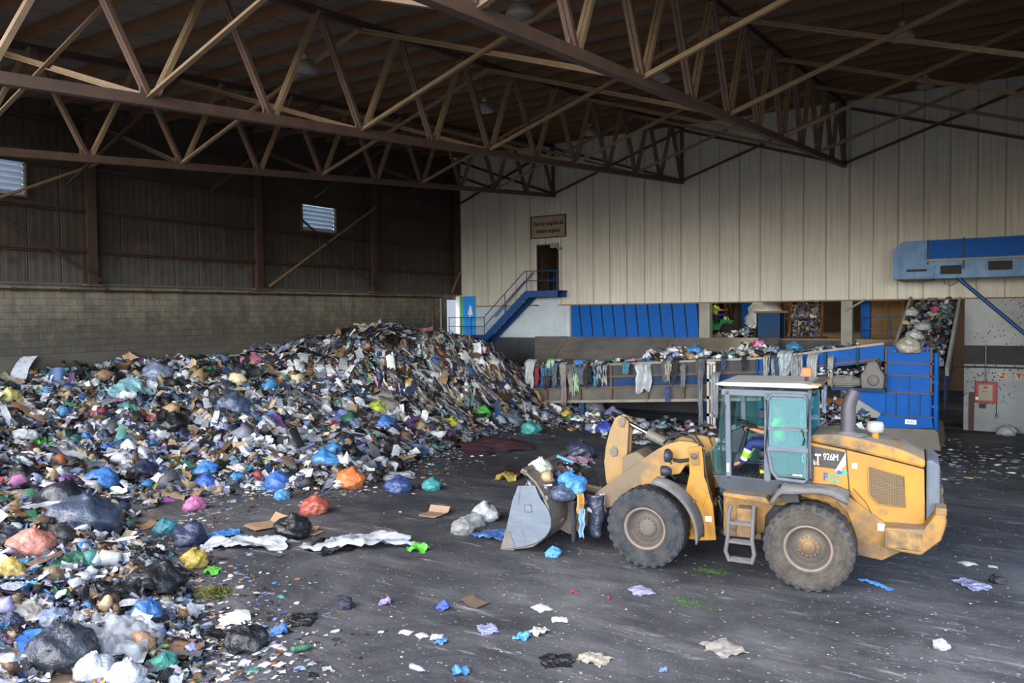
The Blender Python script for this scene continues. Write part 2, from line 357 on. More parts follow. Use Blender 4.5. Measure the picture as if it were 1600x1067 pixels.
# blue shutter of leaning sheets
m_blue = mat('blue_paint', '#064f9c', .6, spec=.15, dirt='#063a70', dscale=2.5, damt=.5, dust='#6a6f76', dustamt=.5)
m_blue_dark = mat('worn_blue_paint', '#0d3a66', .65, spec=.15, dirt='#2d2f33', dscale=1.6, damt=.8, dust='#5a564f', dustamt=.7)
m_blue_pale = mat('scuffed_blue_paint', '#2f6da0', .55, dirt='#7f909f', dscale=1.8, damt=.8, streak=(2, '#154579', .6, (2, 2, .4)))
bs = thing('blue_shutter', ((-18.9 - 12.05) / 2, YB, 3.55), 'bright blue shutter of ribbed sheets filling the gap under the beige wall', 'shutter')
npn = 11; wd = (18.92 - 12.05) / npn
for k in range(npn):
    x0 = -18.92 + k * wd; sl = .16
    pn = MB().add([(x0 + .05 + sl * 0, YB + .06, 3.52), (x0 + wd - .03, YB + .06, 3.52), (x0 + wd - .03 - (sl if k else sl), YB + .02, zc - .06), (x0 + .05 - (sl if k else 0), YB + .02, zc - .06)], [(0, 1, 2, 3)])
    pn.build('panel', m_blue, parent=bs, solid=.04)
MB().bb((-18.92, YB + .10, 3.5), (-12.05, YB + .14, zc)).build('backing', mat('navy_backing', '#10243f', .7), parent=bs)

# --- roof: sheets, purlins
rf = MB()
y0, y1 = YF, YB + .15
for xx in (XL - .3,):
    rf.add([(XL - .3, y0, roof_z(y0) + .33), (XR, y0, roof_z(y0) + .33), (XR, y1, roof_z(y1) + .33), (XL - .3, y1, roof_z(y1) + .33)], [(0, 1, 2, 3)])
    rf.add([(XL - .3, y0, roof_z(y0) + .45), (XR, y0, roof_z(y0) + .45), (XR, y1, roof_z(y1) + .45), (XL - .3, y1, roof_z(y1) + .45)], [(0, 1, 2, 3)])
x = XL
while x < XR:                                        # shallow ribs of the sheets, along the fall
    rf.beam((x, y0, roof_z(y0) + .325), (x, y1, roof_z(y1) + .325), .05, .03); x += 1.05
struct(rf.build('ceiling', m_roof))
k = 0; y = YB - .5
while y > YF:
    p = MB(); z = roof_z(y) + .2
    p.bb((XL, y - .015, z - .11), (XR, y + .015, z + .11)); p.bb((XL, y - .09, z + .09), (XR, y, z + .115)); p.bb((XL, y, z - .115), (XR, y + .09, z - .09))
    tag(p.build('roof_purlin', m_purlin), 'brown steel purlin running under the roof sheets', 'purlin', 'purlins under the roof sheets')
    y -= NS / 2
# unseen fascia over the open front and right-hand walls, added to hold back daylight
fz = 7.2; fzf = 10.6
struct(MB().bb((XL - .3, YF - .15, fzf), (XR + .15, YF, roof_z(YF) + .4)).build('added_wall_front', m_sheet))  # added above the front opening to darken the upper end wall
struct(MB().prism([(YF, 8.3), (21, 8.3), (21, roof_z(21) + .4), (YF, roof_z(YF) + .4)], XR, XR + .15, 'yz').build('added_wall_right', m_sheet))  # added high on the right to keep the roof underside dark
struct(MB().prism([(21, 0), (YB, 0), (YB, roof_z(YB) + .4), (21, roof_z(21) + .4)], XR, XR + .15, 'yz').build('added_wall_right', m_sheet))  # added so the end wall gets no light from the right
# --- trusses
def truss(X, label):
    r = thing('roof_truss', (X, YE, chord_z(YE)), label, 'roof truss', 'steel roof trusses')
    n = int((YE - YF) / NS)
    ya = YE - NS * (n + .45)
    MB().beam((X, YE + .1, chord_z(YE)), (X, ya, chord_z(ya)), .17, .19).build('bottom_chord', m_rust, parent=r)
    MB().beam((X, YE + .1, roof_z(YE)), (X, ya, roof_z(ya)), .15, .16).build('top_chord', m_rust_dark, parent=r)
    def member(p, q, m, w):
        mb = MB(); p, q = Vector(p), Vector(q)
        for s in (-1, 1): mb.beam(p + Vector((s * w * .36, 0, 0)), q + Vector((s * w * .36, 0, 0)), w * .6, w * .75, up=(0, 1, 0))
        return mb.build('diagonal', m, parent=r)
    for i in range(n + 1):
        yb_ = YE - NS * i; yt = yb_ - NS / 2; yt2 = yb_ + NS / 2
        b0 = (X, yb_, chord_z(yb_) + .05)
        if i == 0: member(b0, (X, YE, roof_z(YE)), m_rust, .11).name = 'end_post'
        else: member((X, yb_ + .05, b0[2]), (X, yt2 - .03, roof_z(yt2)), m_rust_pale, .115)  # diagonals leaning this way are coloured as if lit
        member((X, yb_ - .05, b0[2]), (X, yt + .05, roof_z(yt)), m_rust, .12)
        MB().bb((X - .02, yb_ - .22, b0[2] - .05), (X + .02, yb_ + .22, b0[2] + .16)).build('gusset_plate', m_rust, parent=r)
    return r
truss(TX[0], 'brown lattice roof truss nearest the dark side wall')
truss(TX[1], 'brown lattice roof truss crossing the middle of the roof')
truss(TX[2], 'brown lattice roof truss overhead, running from the top to the beige wall')
truss(TX[3], 'brown lattice roof truss beyond the overhead one, by the open side')
# sway frames: crossing members from truss to truss at every second node
xs = [XL + .47] + TX + [XR - .3]
for i in range(0, 14, 2):
    y = YE - NS * i - (.06 if i else -.02)
    for a, b_ in zip(xs[:-1], xs[1:]):
        for s in (0, 1):
            p, q = (a, b_) if s == 0 else (b_, a)
            zt = roof_z(y) - .12; zbm = chord_z(y) + .06
            mb = MB(); mb.beam((p, y + s * .07, zbm), (q, y + s * .07, zt), .035, .11); mb.beam((p, y + s * .07 - .04, zbm - .05), (q, y + s * .07 - .04, zt - .05), .09, .025)
            o = mb.build('sway_brace', m_rust_dark if a < TX[0] - 1 else m_rust_pale if i else m_rust)
            tag(o, 'slanting brown steel brace between two roof trusses' if i else 'dark slanting brace against the top of the beige wall', 'brace', 'sway braces between the trusses' if i else 'braces along the top of the beige wall')
# --- high-bay lamps (unlit)
m_shade = mat('lamp_shade_paint', '#8d857a', .5, dirt='#5c554c', dscale=6, damt=.6)
m_lens = mat('lamp_lens', '#6b6f72', .25)
def bay_lamp(px, py, label):
    d = ray(px, py); A = -SLOPE * YE + 10.905 + 2.532 - .75
    # the plane a little under the purlins
    tt = (A - CAM.z) / (d.z - SLOPE * d.y); P = CAM + d * tt
    r = thing('high_bay_lamp', P, label, 'ceiling lamp', 'unlit lamps under the roof')
    MB().lathe([(.30, -.10), (.31, -.06), (.29, .0), (.24, .10), (.15, .18), (.09, .20), (.0, .2)], P, 'z', 24).build('shade', m_shade, parent=r)
    MB().lathe([(0, -.13), (.2, -.12), (.29, -.08), (.29, -.06), (.0, -.06)], P, 'z', 24).build('lens', m_lens, parent=r)
    MB().lathe([(.0, .36), (.08, .35), (.09, .3), (.09, .2), (.0, .2)], P, 'z', 16).build('ballast_housing', m_shade, parent=r)
    MB().tube([P + Vector((0, 0, .34)), P + Vector((0, 0, 1.05))], .018, 6).build('hanger_rod', m_rust_dark, parent=r)
for px, py, lab in ((813, 20, 'dusty high-bay lamp above the overhead truss chord, at the top edge'), (477, 107, 'dusty high-bay lamp over the middle truss, above the heap'), (757, 170, 'high-bay lamp deep between the middle and left trusses'), (1410, 56, 'high-bay lamp nearest the open right side of the roof'), (1447, 133, 'high-bay lamp just above the top of the beige wall'), (1033, 121, 'high-bay lamp half behind a slanting brace of the overhead truss'), (921, 207, 'small far high-bay lamp just above the beige wall top')):
    bay_lamp(px, py, lab)

# --- the sign
m_sign = mat('sign_board', '#97866f', .6, dirt='#6f604d', dscale=3, damt=.6)
m_ink = mat('sign_ink', '#1d1712', .7)
sg = thing('wall_sign', (-20.21, YB - .05, 8.8), 'dirty beige sign with two lines of lettering above the high doorway', 'sign')
MB().bb((-21.23, YB - .06, 8.78), (-19.19, YB - .03, 9.88)).build('board', m_sign, parent=sg)
fr = MB()
for a, b_ in (((-21.27, 8.74), (-19.15, 8.79)), ((-21.27, 9.87), (-19.15, 9.92)), ((-21.27, 8.74), (-21.22, 9.92)), ((-19.2, 8.74), (-19.15, 9.92))): fr.bb((a[0], YB - .08, a[1]), (b_[0], YB - .03, b_[1]))
fr.build('frame', m_rust_dark, parent=sg)
def text(body, size, parent, loc, rot, m, name='lettering', align='CENTER', ext=.004, sx=1.0, bold=0.0):
    cu = bpy.data.curves.new(name, 'FONT'); cu.body = body; cu.size = size; cu.align_x = align; cu.align_y = 'CENTER'; cu.extrude = ext; cu.offset = bold
    o = bpy.data.objects.new(name, cu); COL.objects.link(o); cu.materials.append(m); o.parent = parent
    me = bpy.data.meshes.new_from_object(o.evaluated_get(bpy.context.evaluated_depsgraph_get())); bpy.data.objects.remove(o); me.transform(Matrix.Diagonal((sx, 1, 1, 1)))
    o = bpy.data.objects.new(name, me); COL.objects.link(o); o.parent = parent
    o.location = Vector(loc) - ORIG.get(parent.name, Vector((0, 0, 0))); o.rotation_euler = rot; return o
text('Fosa de recepción de', .30, sg, (-20.21, YB - .065, 9.5), (PI / 2, 0, 0), m_ink, sx=.70, bold=.006)
text('materia orgánica', .30, sg, (-20.21, YB - .065, 9.12), (PI / 2, 0, 0), m_ink, sx=.70, bold=.006)
# ------------------------------------------------------------------ upper doorway, stairs, corner doorway
m_blue_rail = mat('rail_blue', '#123f78', .5, dirt='#1a3354', dscale=4, damt=.5)
m_dark = mat('dark_interior', '#2a221a', .9)
m_brown = mat('brown_interior', '#5b4630', .9, dirt='#30261b', dscale=.8, damt=.8)
dr = MB(); dr.bb((DX0 - .05, YB + .1, DZ0 - .3), (DX0, YB + 2.2, DZ1)); dr.bb((DX1, YB + .1, DZ0 - .3), (DX1 + .05, YB + 2.2, DZ1)); dr.bb((DX0, YB + 2.2, DZ0 - .3), (DX1, YB + 2.25, DZ1)); dr.bb((DX0, YB + .1, DZ1), (DX1, YB + 2.25, DZ1 + .05)); dr.bb((DX0, YB + .12, DZ0 - .1), (DX1, YB + 2.2, DZ0))
struct(dr.build('door_1', m_brown))
df = MB()
for a, b_ in (((DX0 - .08, DZ0 - .2), (DX0, DZ1 + .08)), ((DX1, DZ0 - .2), (DX1 + .06, DZ1 + .08)), ((DX0 - .08, DZ1), (DX1 + .06, DZ1 + .08))): df.bb((a[0], YB - .05, a[1]), (b_[0], YB + .15, b_[1]))
struct(df.build('door_1', m_rust_dark))
gt = thing('railing', (-20.2, YB + .9, DZ0), 'dark blue railing just inside the high doorway', 'railing')
for k in range(4): MB().tube([(DX0 + .1 + k * .33, YB + .9, DZ0), (DX0 + .1 + k * .33, YB + .9, DZ0 + 1.1)], .022, 6).build('post', m_blue_rail, parent=gt)
for z in (.55, 1.1): MB().tube([(DX0, YB + .9, DZ0 + z), (DX1, YB + .9, DZ0 + z)], .025, 6).build('rail', m_blue_rail, parent=gt)
bx = MB(); bx.bb((-20.1, YB - .06, 8.2), (-19.62, YB - .01, 8.45)); bx.bb((-19.6, YB - .2, 8.1), (-19.4, YB - .01, 8.2)); bx.tube([(-19.7, YB - .05, 8.3), (-19.5, YB - .1, 8.15)], .03, 6)
tag(bx.build('door_lamp', m_shade), 'small pale lamp at the top right of the high doorway', 'lamp')

st = thing('staircase', (-22.5, 34.6, 3.5), 'blue steel staircase climbing from the low landing to the high doorway', 'staircase')
Y0s, Y1s = 34.25, 35.15
lowx0, lowx1, ztop, zlow = -26.05, -23.55, 5.98, 3.62
upx0 = -20.95
b = MB()
def stringer(y):
    s = MB(); s.prism([(lowx0, zlow - .28), (lowx1 + .05, zlow - .28), (upx0 + .05, ztop - .36), (-19.1, ztop - .36), (-19.1, ztop - .04), (upx0 - .08, ztop - .02), (lowx1 - .1, zlow + .02), (lowx0, zlow - .02)], y - .02, y + .02); return s
stringer(Y0s).build('stringer', m_blue_rail, parent=st); stringer(Y1s).build('stringer', m_blue_rail, parent=st)
MB().bb((lowx0, Y0s, zlow - .06), (lowx1, Y1s, zlow - .01)).build('landing', m_blue_dark, parent=st)
MB().bb((upx0, Y0s, ztop - .08), (-19.1, YB, ztop - .02)).build('landing', m_blue_dark, parent=st)
for k in range(10):
    f = (k + .6) / 10.5; x = lowx1 + (upx0 - lowx1) * f; z = zlow + (ztop - zlow) * f
    MB().bb((x - .17, Y0s + .02, z - .05), (x + .17, Y1s - .02, z - .01)).build('tread', m_blue_rail, parent=st)
def rails(y):
    h = 1.0
    for hh in (h, h * .5):
        r = MB(); r.tube([(lowx0, y, zlow + hh * .98), (lowx1 - .1, y, zlow + hh * .98)], .025, 6)
        r.tube([(lowx1 - .1, y, zlow + hh), (upx0 - .1, y, ztop + hh), (-19.1, y, ztop + hh)], .025, 6); r.build('rail', m_blue_rail, parent=st)
    for x, z in ((lowx0 + .03, zlow), (-25.2, zlow), (-24.5, zlow), (-23.65, zlow), (-22.3, zlow + 1.16), (upx0, ztop), (-20.3, ztop), (-19.15, ztop)):
        MB().tube([(x, y, z - .05), (x, y, z + h)], .025, 6).build('post', m_blue_rail, parent=st)
rails(Y0s)
h = MB(); h.tube([(lowx1, Y1s, zlow + 1), (upx0 - .1, Y1s, ztop + 1.0)], .025, 6); h.tube([(lowx1 + .7, Y1s, zlow + .65), (lowx1 + .7, Y1s, zlow + 1.65)], .02, 6); h.build('rail', m_blue_rail, parent=st)
for x in (lowx0 + .1, -23.7): MB().bb((x - .05, Y1s - .1, 0), (x + .05, Y1s, zlow - .25)).build('leg', m_blue_rail, parent=st)

# doorway in the corner: daylight yard outside, white post, green and blue door leaves
m_bdoor = mat('blue_door_paint', '#2f8fe0', .35, dirt='#1f6ab0', dscale=1.5, damt=.4)
struct(MB().bb((-25.75, YB - .08, 3.62), (-24.95, YB - .03, 5.78)).build('door_2', m_bdoor))
mk = MB(); cx = -25.3
mk.add([(cx - .16, YB - .085, 4.75), (cx + .2, YB - .085, 4.7), (cx + .12, YB - .085, 5.15), (cx + .02, YB - .085, 5.32), (cx - .06, YB - .085, 5.1)], [(0, 1, 2, 3, 4)]); mk.add([(cx - .06, YB - .085, 4.6), (cx + .05, YB - .085, 4.6), (cx + .04, YB - .085, 4.76), (cx - .05, YB - .085, 4.76)], [(0, 1, 2, 3)])
tag(mk.build('door_sticker', mat('pale_sticker', '#cfdbe4', .6), org=(cx, YB - .085, 4.6)), 'pale torn sticker on the blue door by the stairs', 'sticker')
struct(MB().bb((-26.02, YB - .07, 3.62), (-25.75, YB - .02, 5.78)).build('door_3', mat('green_door_edge', '#4f9168', .5)))
struct(MB().bb((XL, YB - .06, 3.62), (-26.02, YB - .01, 5.78)).build('door_3', mat('white_door', '#e9ece9', .5)))
struct(MB().bb((-40, 30, 3.3), (XL - .26, 46, 3.5)).build('ground', m_outer))
struct(MB().bb((-30.5, 31, 3.5), (-30.3, 46, 7.5)).build('wall_outside', mat('sunlit_render', '#f2f1ea', .8)))

# ------------------------------------------------------------------ the hall behind the end wall
HF = 3.55
struct(MB().bb((-22, YB + .25, HF - .3), (-3.5, 52, HF)).build('floor', mat('hall_floor', '#8a7458', .85, dirt='#57493a', dscale=.6, damt=.7, world=True)))
struct(MB().bb((-22, 52, 0), (8, 52.2, 11)).build('wall_hall', m_brown))
struct(MB().bb((-22.2, YB + .2, HF), (-22, 52, 11)).build('wall_hall', m_brown))
struct(MB().bb((8, YB + .2, 0), (8.2, 52, 11)).build('wall_hall', m_dark))
struct(MB().bb((-22.2, YB + .2, 11), (8.2, 52.2, 11.2)).build('ceiling', m_dark))
struct(MB().bb((-3.5, YB + .26, -.25), (8, 52, 0)).build('floor', m_asphalt))
struct(MB().bb((-3.55, YB + .26, 0), (-3.48, 52, HF - .02)).build('wall_hall', m_darkconc))
def hall_lamp(x, y, z, e, lab):
    r = thing('hall_lamp', (x, y, z), lab, 'lamp', 'lamps in the hall behind the wall')
    MB().lathe([(.25, 0), (.2, .12), (.08, .2), (0, .2)], (x, y, z), 'z', 16).build('shade', m_shade, parent=r); MB().tube([(x, y, z + .2), (x, y, 11)], .02, 6).build('hanger_rod', m_dark, parent=r)
    ld = bpy.data.lights.new('bulb', 'POINT'); ld.energy = e; ld.color = (1, .86, .66); ld.shadow_soft_size = .2
    o = bpy.data.objects.new('bulb', ld); COL.objects.link(o); o.location = (0, 0, -.25); o.parent = r
hall_lamp(-11, 39.5, 9.5, 620, 'lamp hanging from the ceiling of the hall behind the wall'); hall_lamp(-5.5, 39, 9.5, 160, 'lamp hanging from the ceiling of the hall behind the wall')

def pillar(x, y, w, m, lab, z0=HF, z1=8): return tag(MB().bb((x - w / 2, y - w / 2, z0), (x + w / 2, y + w / 2, z1)).build('hall_post', m), lab, 'post')
m_ochre = mat('ochre_sheet', '#644922', .7, dirt='#3a2b17', dscale=1, damt=.7)
pillar(-12.7, 43.5, .25, m_blue_rail, 'slim blue post behind the forklift in the hall')
pillar(-11.3, 41.2, .75, m_blue, 'broad bright blue post in the hall, left of the white mound')
pillar(-5.15, 37.2, .36, m_blue, 'blue steel post in the hall right of the grey pillar')
o = MB()
for k in range(5): o.bb((-14.2 + k * 1.15, 46, HF), (-13.15 + k * 1.15, 46.15, 8))
o.bb((-14.4, 45.95, 5.6), (-8.4, 46.0, 5.75)); tag(o.build('ochre_partition', m_ochre), 'ochre panelled partition at the back of the hall', 'partition')
# blue bin in the opening
BX = -.55
bn = thing('blue_bin', (-8.95, 36.0, HF), 'square dark blue steel bin at the edge of the hall opening', 'bin')
b = MB(); b.bb((-9.5, 35.6, HF), (-8.4, 35.65, HF + 1.15)); b.bb((-9.5, 36.6, HF), (-8.4, 36.65, HF + 1.15)); b.bb((-9.5, 35.6, HF), (-9.45, 36.65, HF + 1.15)); b.bb((-8.45, 35.6, HF), (-8.4, 36.65, HF + 1.15)); b.build('body', m_blue_dark, parent=bn)
MB().bb((-9.6, 35.5, HF + 1.15), (-8.1, 36.75, HF + 1.24)).build('lid', mat('brown_board', '#6a5233', .8), parent=bn)
# white mound wrapped in film
def lumpy(c, r, n, seed, k=.35):
    bm = bmesh.new(); bmesh.ops.create_icosphere(bm, subdivisions=n, radius=1)
    vs = []
    for v in bm.verts:
        d = v.co.normalized(); a = noise.noise(d * 2.1 + Vector((seed, 0, 0))); b2 = abs(noise.noise(d * 4.5 + Vector((0, seed, 0))))
        q = d * (1 + k * a + k * .5 * b2); vs.append((c[0] + q.x * r[0], c[1] + q.y * r[1], c[2] + q.z * r[2]))
    fs = [tuple(x.index for x in f.verts) for f in bm.faces]; bm.free(); return vs, fs
m_film = mat('milky_film', '#c9cfd0', .35, dirt='#8f979b', dscale=3, damt=.5, bump=.5, bscale=8)
b = MB(); b.add(*lumpy((-10.1, 39.2, HF + .9), (.9, .7, .95), 3, 3.1), True); b.add(*lumpy((-9.9, 39.3, HF + 2.3), (.6, .5, 1.0), 3, 5.1), True)
tag(b.build('wrapped_bale', m_film, org=(-10.1, 39.2, HF)), 'tall pale film-wrapped bale behind the dark blue bin', 'bale')
# steep feed conveyor in the hall with its cage
fc = thing('feed_conveyor', (-7.9, 37.2, HF), 'steep rusty feed conveyor loaded with waste in the hall opening', 'conveyor')
for dx in (-.75, .75):
    p0, p1 = Vector((-7.55 + dx * .9, 36.3, HF - .2)), Vector((-7.9 + dx * .9, 39.6, 8.4)); MB().beam(p0, p1, .1, .35).build('side_rail', mat('rusty_orange', '#7a4f22', .7, dirt='#4a3018', dscale=2, damt=.6), parent=fc)
MB().add([(-8.2, 36.35, HF - .2), (-6.9, 36.35, HF - .2), (-7.25, 39.65, 8.4), (-8.55, 39.65, 8.4)], [(0, 1, 2, 3)]).build('belt', m_dark, parent=fc, solid=.06)
cg = thing('safety_cage', (-7.4, 35.75, HF), 'dark wire safety cage around the feed conveyor', 'cage')
for z in (3.62, 4.45, 5.05): MB().tube([(-8.3, 35.8, z), (-6.75, 35.8, z), (-6.6, 36.3, z)], .03, 6).build('rail', m_rust_dark, parent=cg)
for x in (-8.3, -7.75, -7.25, -6.75): MB().tube([(x, 35.8, 3.5), (x, 35.8, 5.1)], .025, 6).build('post', m_rust_dark, parent=cg)
# pallet-like ochre panels right
PWX = -1.05
pw = thing('wooden_panel', (-4.65, 40, HF), 'tall yellow wooden panel standing in the hall right of the blue post', 'panel')
MB().bb((-5.4, 40, HF), (-3.9, 40.06, 6.3)).build('board', mat('yellow_wood', '#86683c', .7, dirt='#5f4726', dscale=1.5, damt=.6), parent=pw)
for x in (-5.35, -4.65, -3.95): MB().bb((x - .06, 39.9, HF), (x + .06, 40.0, 6.3)).build('stud', mat('yellow_wood', '#a87c3a'), parent=pw)
for z in (3.65, 4.3, 5.2, 6.1): MB().bb((-5.4, 39.93, z - .06), (-3.9, 40.0, z + .06)).build('rail', mat('yellow_wood', '#a87c3a'), parent=pw)
rg = thing('railing', (-3.9, 36.6, 3.4), 'dark blue railing in the hall right of the grey pillar', 'railing')
for z in (3.95, 4.5): MB().tube([(-5.3, 36.6, z), (-2.9, 36.6, z)], .03, 6).build('rail', m_blue_rail, parent=rg)
for x in (-5.2, -4.1, -2.95): MB().tube([(x, 36.6, 3.3), (x, 36.6, 4.5)], .03, 6).build('post', m_blue_rail, parent=rg)
tag(MB().bb((-5.3, 37.3, 3.0), (-2.9, 37.6, 3.35)).build('ledge_beam', mat('tan_beam', '#77603f', .8)), 'tan beam low in the hall behind the railing', 'beam')
tag(MB().tube([onY(1320, 486, YB - .15), onY(1352, 468, YB - .15)], .045, 8).build('loose_bar', m_conc), 'pale bar sticking out of the gap beside the grey pillar', 'bar')
# forklift
fk = thing('forklift', (-12.15, 38.6, HF), 'small green forklift parked in the hall behind the opening', 'forklift')
m_green = mat('forklift_green', '#1f7a3e', .4, dirt='#1a4027', dscale=3, damt=.4); m_tyre_s = mat('small_tyre', '#1b1c1f', .8)
X0, Yf = -12.15, 38.6
MB().prism([(X0 - .9, HF + .3), (X0 + .75, HF + .3), (X0 + .75, HF + .75), (X0 + .2, HF + .85), (X0 + .1, HF + .6), (X0 - .2, HF + .6), (X0 - .3, HF + 1.0), (X0 - .9, HF + .95)], Yf - .5, Yf + .5).build('body', m_green, parent=fk, bevel=.04)
for x in (X0 - .6, X0 + .55):
    for y in (Yf - .5, Yf + .5): MB().lathe([(0, -.12), (.3, -.12), (.34, -.08), (.34, .08), (.3, .12), (0, .12)], (x, y, HF + .34), 'y', 20).build('wheel', m_tyre_s, parent=fk)
for y in (Yf - .45, Yf + .45): MB().tube([(X0 - .75, y, HF + .9), (X0 - .6, y, HF + 2.1), (X0 + .3, y, HF + 2.1), (X0 + .55, y, HF + .8)], .03, 6).build('roll_bar', m_tyre_s, parent=fk)
for y in (Yf - .3, Yf + .3): MB().bb((X0 + .85, y - .06, HF + .05), (X0 + 1.0, y + .06, HF + 2.6)).build('mast', m_dark, parent=fk)
for y in (Yf - .25, Yf + .25): MB().bb((X0 + .95, y - .05, HF + .06), (X0 + 1.9, y + .05, HF + .1)).build('fork', m_dark, parent=fk)
MB().bb((X0 - .35, Yf - .25, HF + .8), (X0 + .1, Yf + .25, HF + .92)).bb((X0 - .4, Yf - .25, HF + .9), (X0 - .3, Yf + .25, HF + 1.3)).build('seat', m_tyre_s, parent=fk)

# ------------------------------------------------------------------ feed trough in front of the end wall
m_steel = mat('worn_grey_steel', '#857d73', .5, metal=.3, dirt='#46423d', dscale=.7, damt=.8, bump=.15, bscale=10, streak=(1.5, '#8d8a84', .5, (1, 1, 4)))
m_trough = mat('soiled_trough', '#1f2b3c', .6, dirt='#37342f', dscale=1.4, damt=.9)
m_trough_low = mat('soiled_trough_base', '#5a564f', .7, dirt='#34322f', dscale=1.3, damt=.8)
sl = thing('chute_plate', (-14, 34, 2.2), 'long grey steel plate sloping from the wall down into the trough', 'plate')
def plate(x0, x1, x0b, x1b): return MB().add([(x0, YB - .25, 3.55), (x1, YB - .25, 3.58), (x1b, 32.25, 2.15), (x0b, 32.25, 2.05)], [(0, 1, 2, 3)])
plate(-20.95, -18.95, -19.3, -18.6).build('panel', m_steel, parent=sl, solid=.04); plate(-18.95, -13.4, -18.6, -13.2).build('panel', m_steel, parent=sl, solid=.04); plate(-13.4, -8.35, -13.2, -8.0).build('panel', m_steel, parent=sl, solid=.04)
tz = lambda x: 2.29 + .0645 * (x + 18.5) if x < -7.6 else 2.99 + .15 * (x + 7.6)
TY = 30.0
tr = thing('feed_trough', (-11.7, TY, .7), 'long soiled blue feed trough of the sorting line below the beige wall', 'conveyor')
def strip(x0, x1, dz0, dz1, y, m, name, th=.05):
    n = max(1, int((x1 - x0) / 1.5)); mb = MB()
    xs_ = [x0 + (x1 - x0) * i / n for i in range(n + 1)]
    if x0 < -7.6 < x1: xs_ = sorted(xs_ + [-7.6])
    for a, b_ in zip(xs_[:-1], xs_[1:]):
        mb.prism([(a, tz(a) + dz0), (b_, tz(b_) + dz0), (b_, tz(b_) + dz1), (a, tz(a) + dz1)], y - th / 2, y + th / 2)
    return mb.build(name, m, parent=tr)
strip(-18.6, -8.0, -.48, 0, TY, m_trough, 'side_panel'); strip(-8.0, -3.55, -.62, 0, TY, m_blue, 'side_panel')
strip(-18.6, -5.1, -.95, -.52, TY + .02, m_blue_dark, 'side_panel'); strip(-18.6, -7.8, -1.55, -.99, TY + .03, m_trough_low, 'skirt_panel')
strip(-18.6, -3.55, -.03, .05, TY - .04, m_steel, 'rim', .14); strip(-18.6, -3.7, -.56, -.47, TY - .05, m_rust, 'mid_rail', .12); strip(-18.6, -5.0, -1.0, -.93, TY - .06, m_rust, 'lower_rail', .14); strip(-18.6, -7.8, -1.62, -1.5, TY - .04, m_steel, 'bottom_rail', .16)
strip(-19.5, -3.55, -.6, 0, 32.25, m_trough, 'far_panel')
strip(-18.6, -3.55, -.62, -.57, 31.1, m_dark, 'belt', 2.2)
MB().bb((-18.66, TY, .72), (-18.6, 32.3, tz(-18.6))).build('end_panel', m_trough, parent=tr)
for x in (-17.3, -15.6, -14.1, -12.45, -10.9, -9.6, -7.95, -6.75, -5.5, -4.4):
    MB().bb((x - .05, TY - .12, tz(x) - (1.6 if x < -7.7 else .65)), (x + .05, TY + .02, tz(x) - .02)).build('stiffener', m_rust if x < -8 else m_blue_dark, parent=tr)
for x in (-15.6, -10.1, -7.9):
    MB().bb((x - .08, TY + .1, 0), (x + .08, TY + .3, tz(x) - 1.5)).build('leg', m_blue_dark, parent=tr)
text('LER', .34, tr, (-5.58, TY - .03, 2.56), (PI / 2, -.1, 0), mat('white_lettering', '#e4e8ec', .5), bold=.01)
# drive unit hung on the trough
du = thing('drive_motor', (-4.3, TY - .35, 2.0), 'dusty grey electric motor and gearbox on the side of the blue hopper', 'motor')
m_motor = mat('dusty_motor', '#6c6a66', .6, dirt='#3f3d3a', dscale=4, damt=.7, dust='#8b857b')
MB().bb((-5.2, TY - .55, 1.94), (-3.45, TY - .02, 2.04)).build('bracket', m_blue_dark, parent=du)
mb = MB().lathe([(0, -.45), (.16, -.44), (.2, -.4), (.2, .3), (.17, .34), (.17, .5), (0, .5)], (-4.75, TY - .3, 2.24), 'x', 20)
for k in range(12): a = 2 * PI * k / 12; mb.beam((-5.1, TY - .3 + .2 * math.cos(a), 2.24 + .2 * math.sin(a)), (-4.5, TY - .3 + .2 * math.cos(a), 2.24 + .2 * math.sin(a)), .02, .04)
mb.build('motor_body', m_motor, parent=du); MB().bb((-4.75, TY - .55, 2.3), (-4.5, TY - .42, 2.46)).build('terminal_box', m_motor, parent=du)
MB().prism([(-4.2, 2.04), (-3.5, 2.04), (-3.46, 2.5), (-3.6, 2.72), (-3.7, 2.98), (-4.0, 2.98), (-4.1, 2.72), (-4.24, 2.5)], TY - .6, TY - .06).build('gearbox', m_motor, parent=du, bevel=.05)
MB().lathe([(0, -.05), (.13, -.05), (.17, -.02), (.2, .02), (.2, .06), (0, .06)], (-3.82, TY - .62, 2.33), 'y', 24).build('shaft_cover', m_motor, parent=du)

# ------------------------------------------------------------------ blue hopper at the right end
HX0, HX1, HY0, HY1 = -3.5, -2.05, TY - .05, 32.4
hp = thing('blue_hopper', (-2.8, 31, .7), 'bright blue steel hopper of the sorting line at the foot of the inclined belt', 'hopper')
MB().bb((HX0, HY0, 1.05), (HX1, HY0 + .05, 3.5)).build('front_panel', m_blue, parent=hp)
MB().bb((HX1 - .05, HY0, 1.05), (HX1, HY1, 3.0)).build('side_panel', m_blue, parent=hp); MB().bb((HX0, HY0, 1.05), (HX0 + .05, HY1, 3.3)).build('side_panel', m_blue, parent=hp)
MB().prism([(-3.95, .62), (-1.98, .72), (HX1, 1.08), (HX0 - .15, 1.08)], HY0 - .12, HY1).build('skirt', m_blue, parent=hp)
MB().prism([(-4.95, 1.92), (HX0, 1.92), (HX0, 1.1), (HX0 - .15, 1.1)], HY0 + .02, HY0 + .07).build('chute_panel', m_blue, parent=hp)
MB().beam((-4.95, HY0, 1.92), (HX0 - .15, HY0, 1.1), .05, .05).build('chute_edge', m_steel, parent=hp)
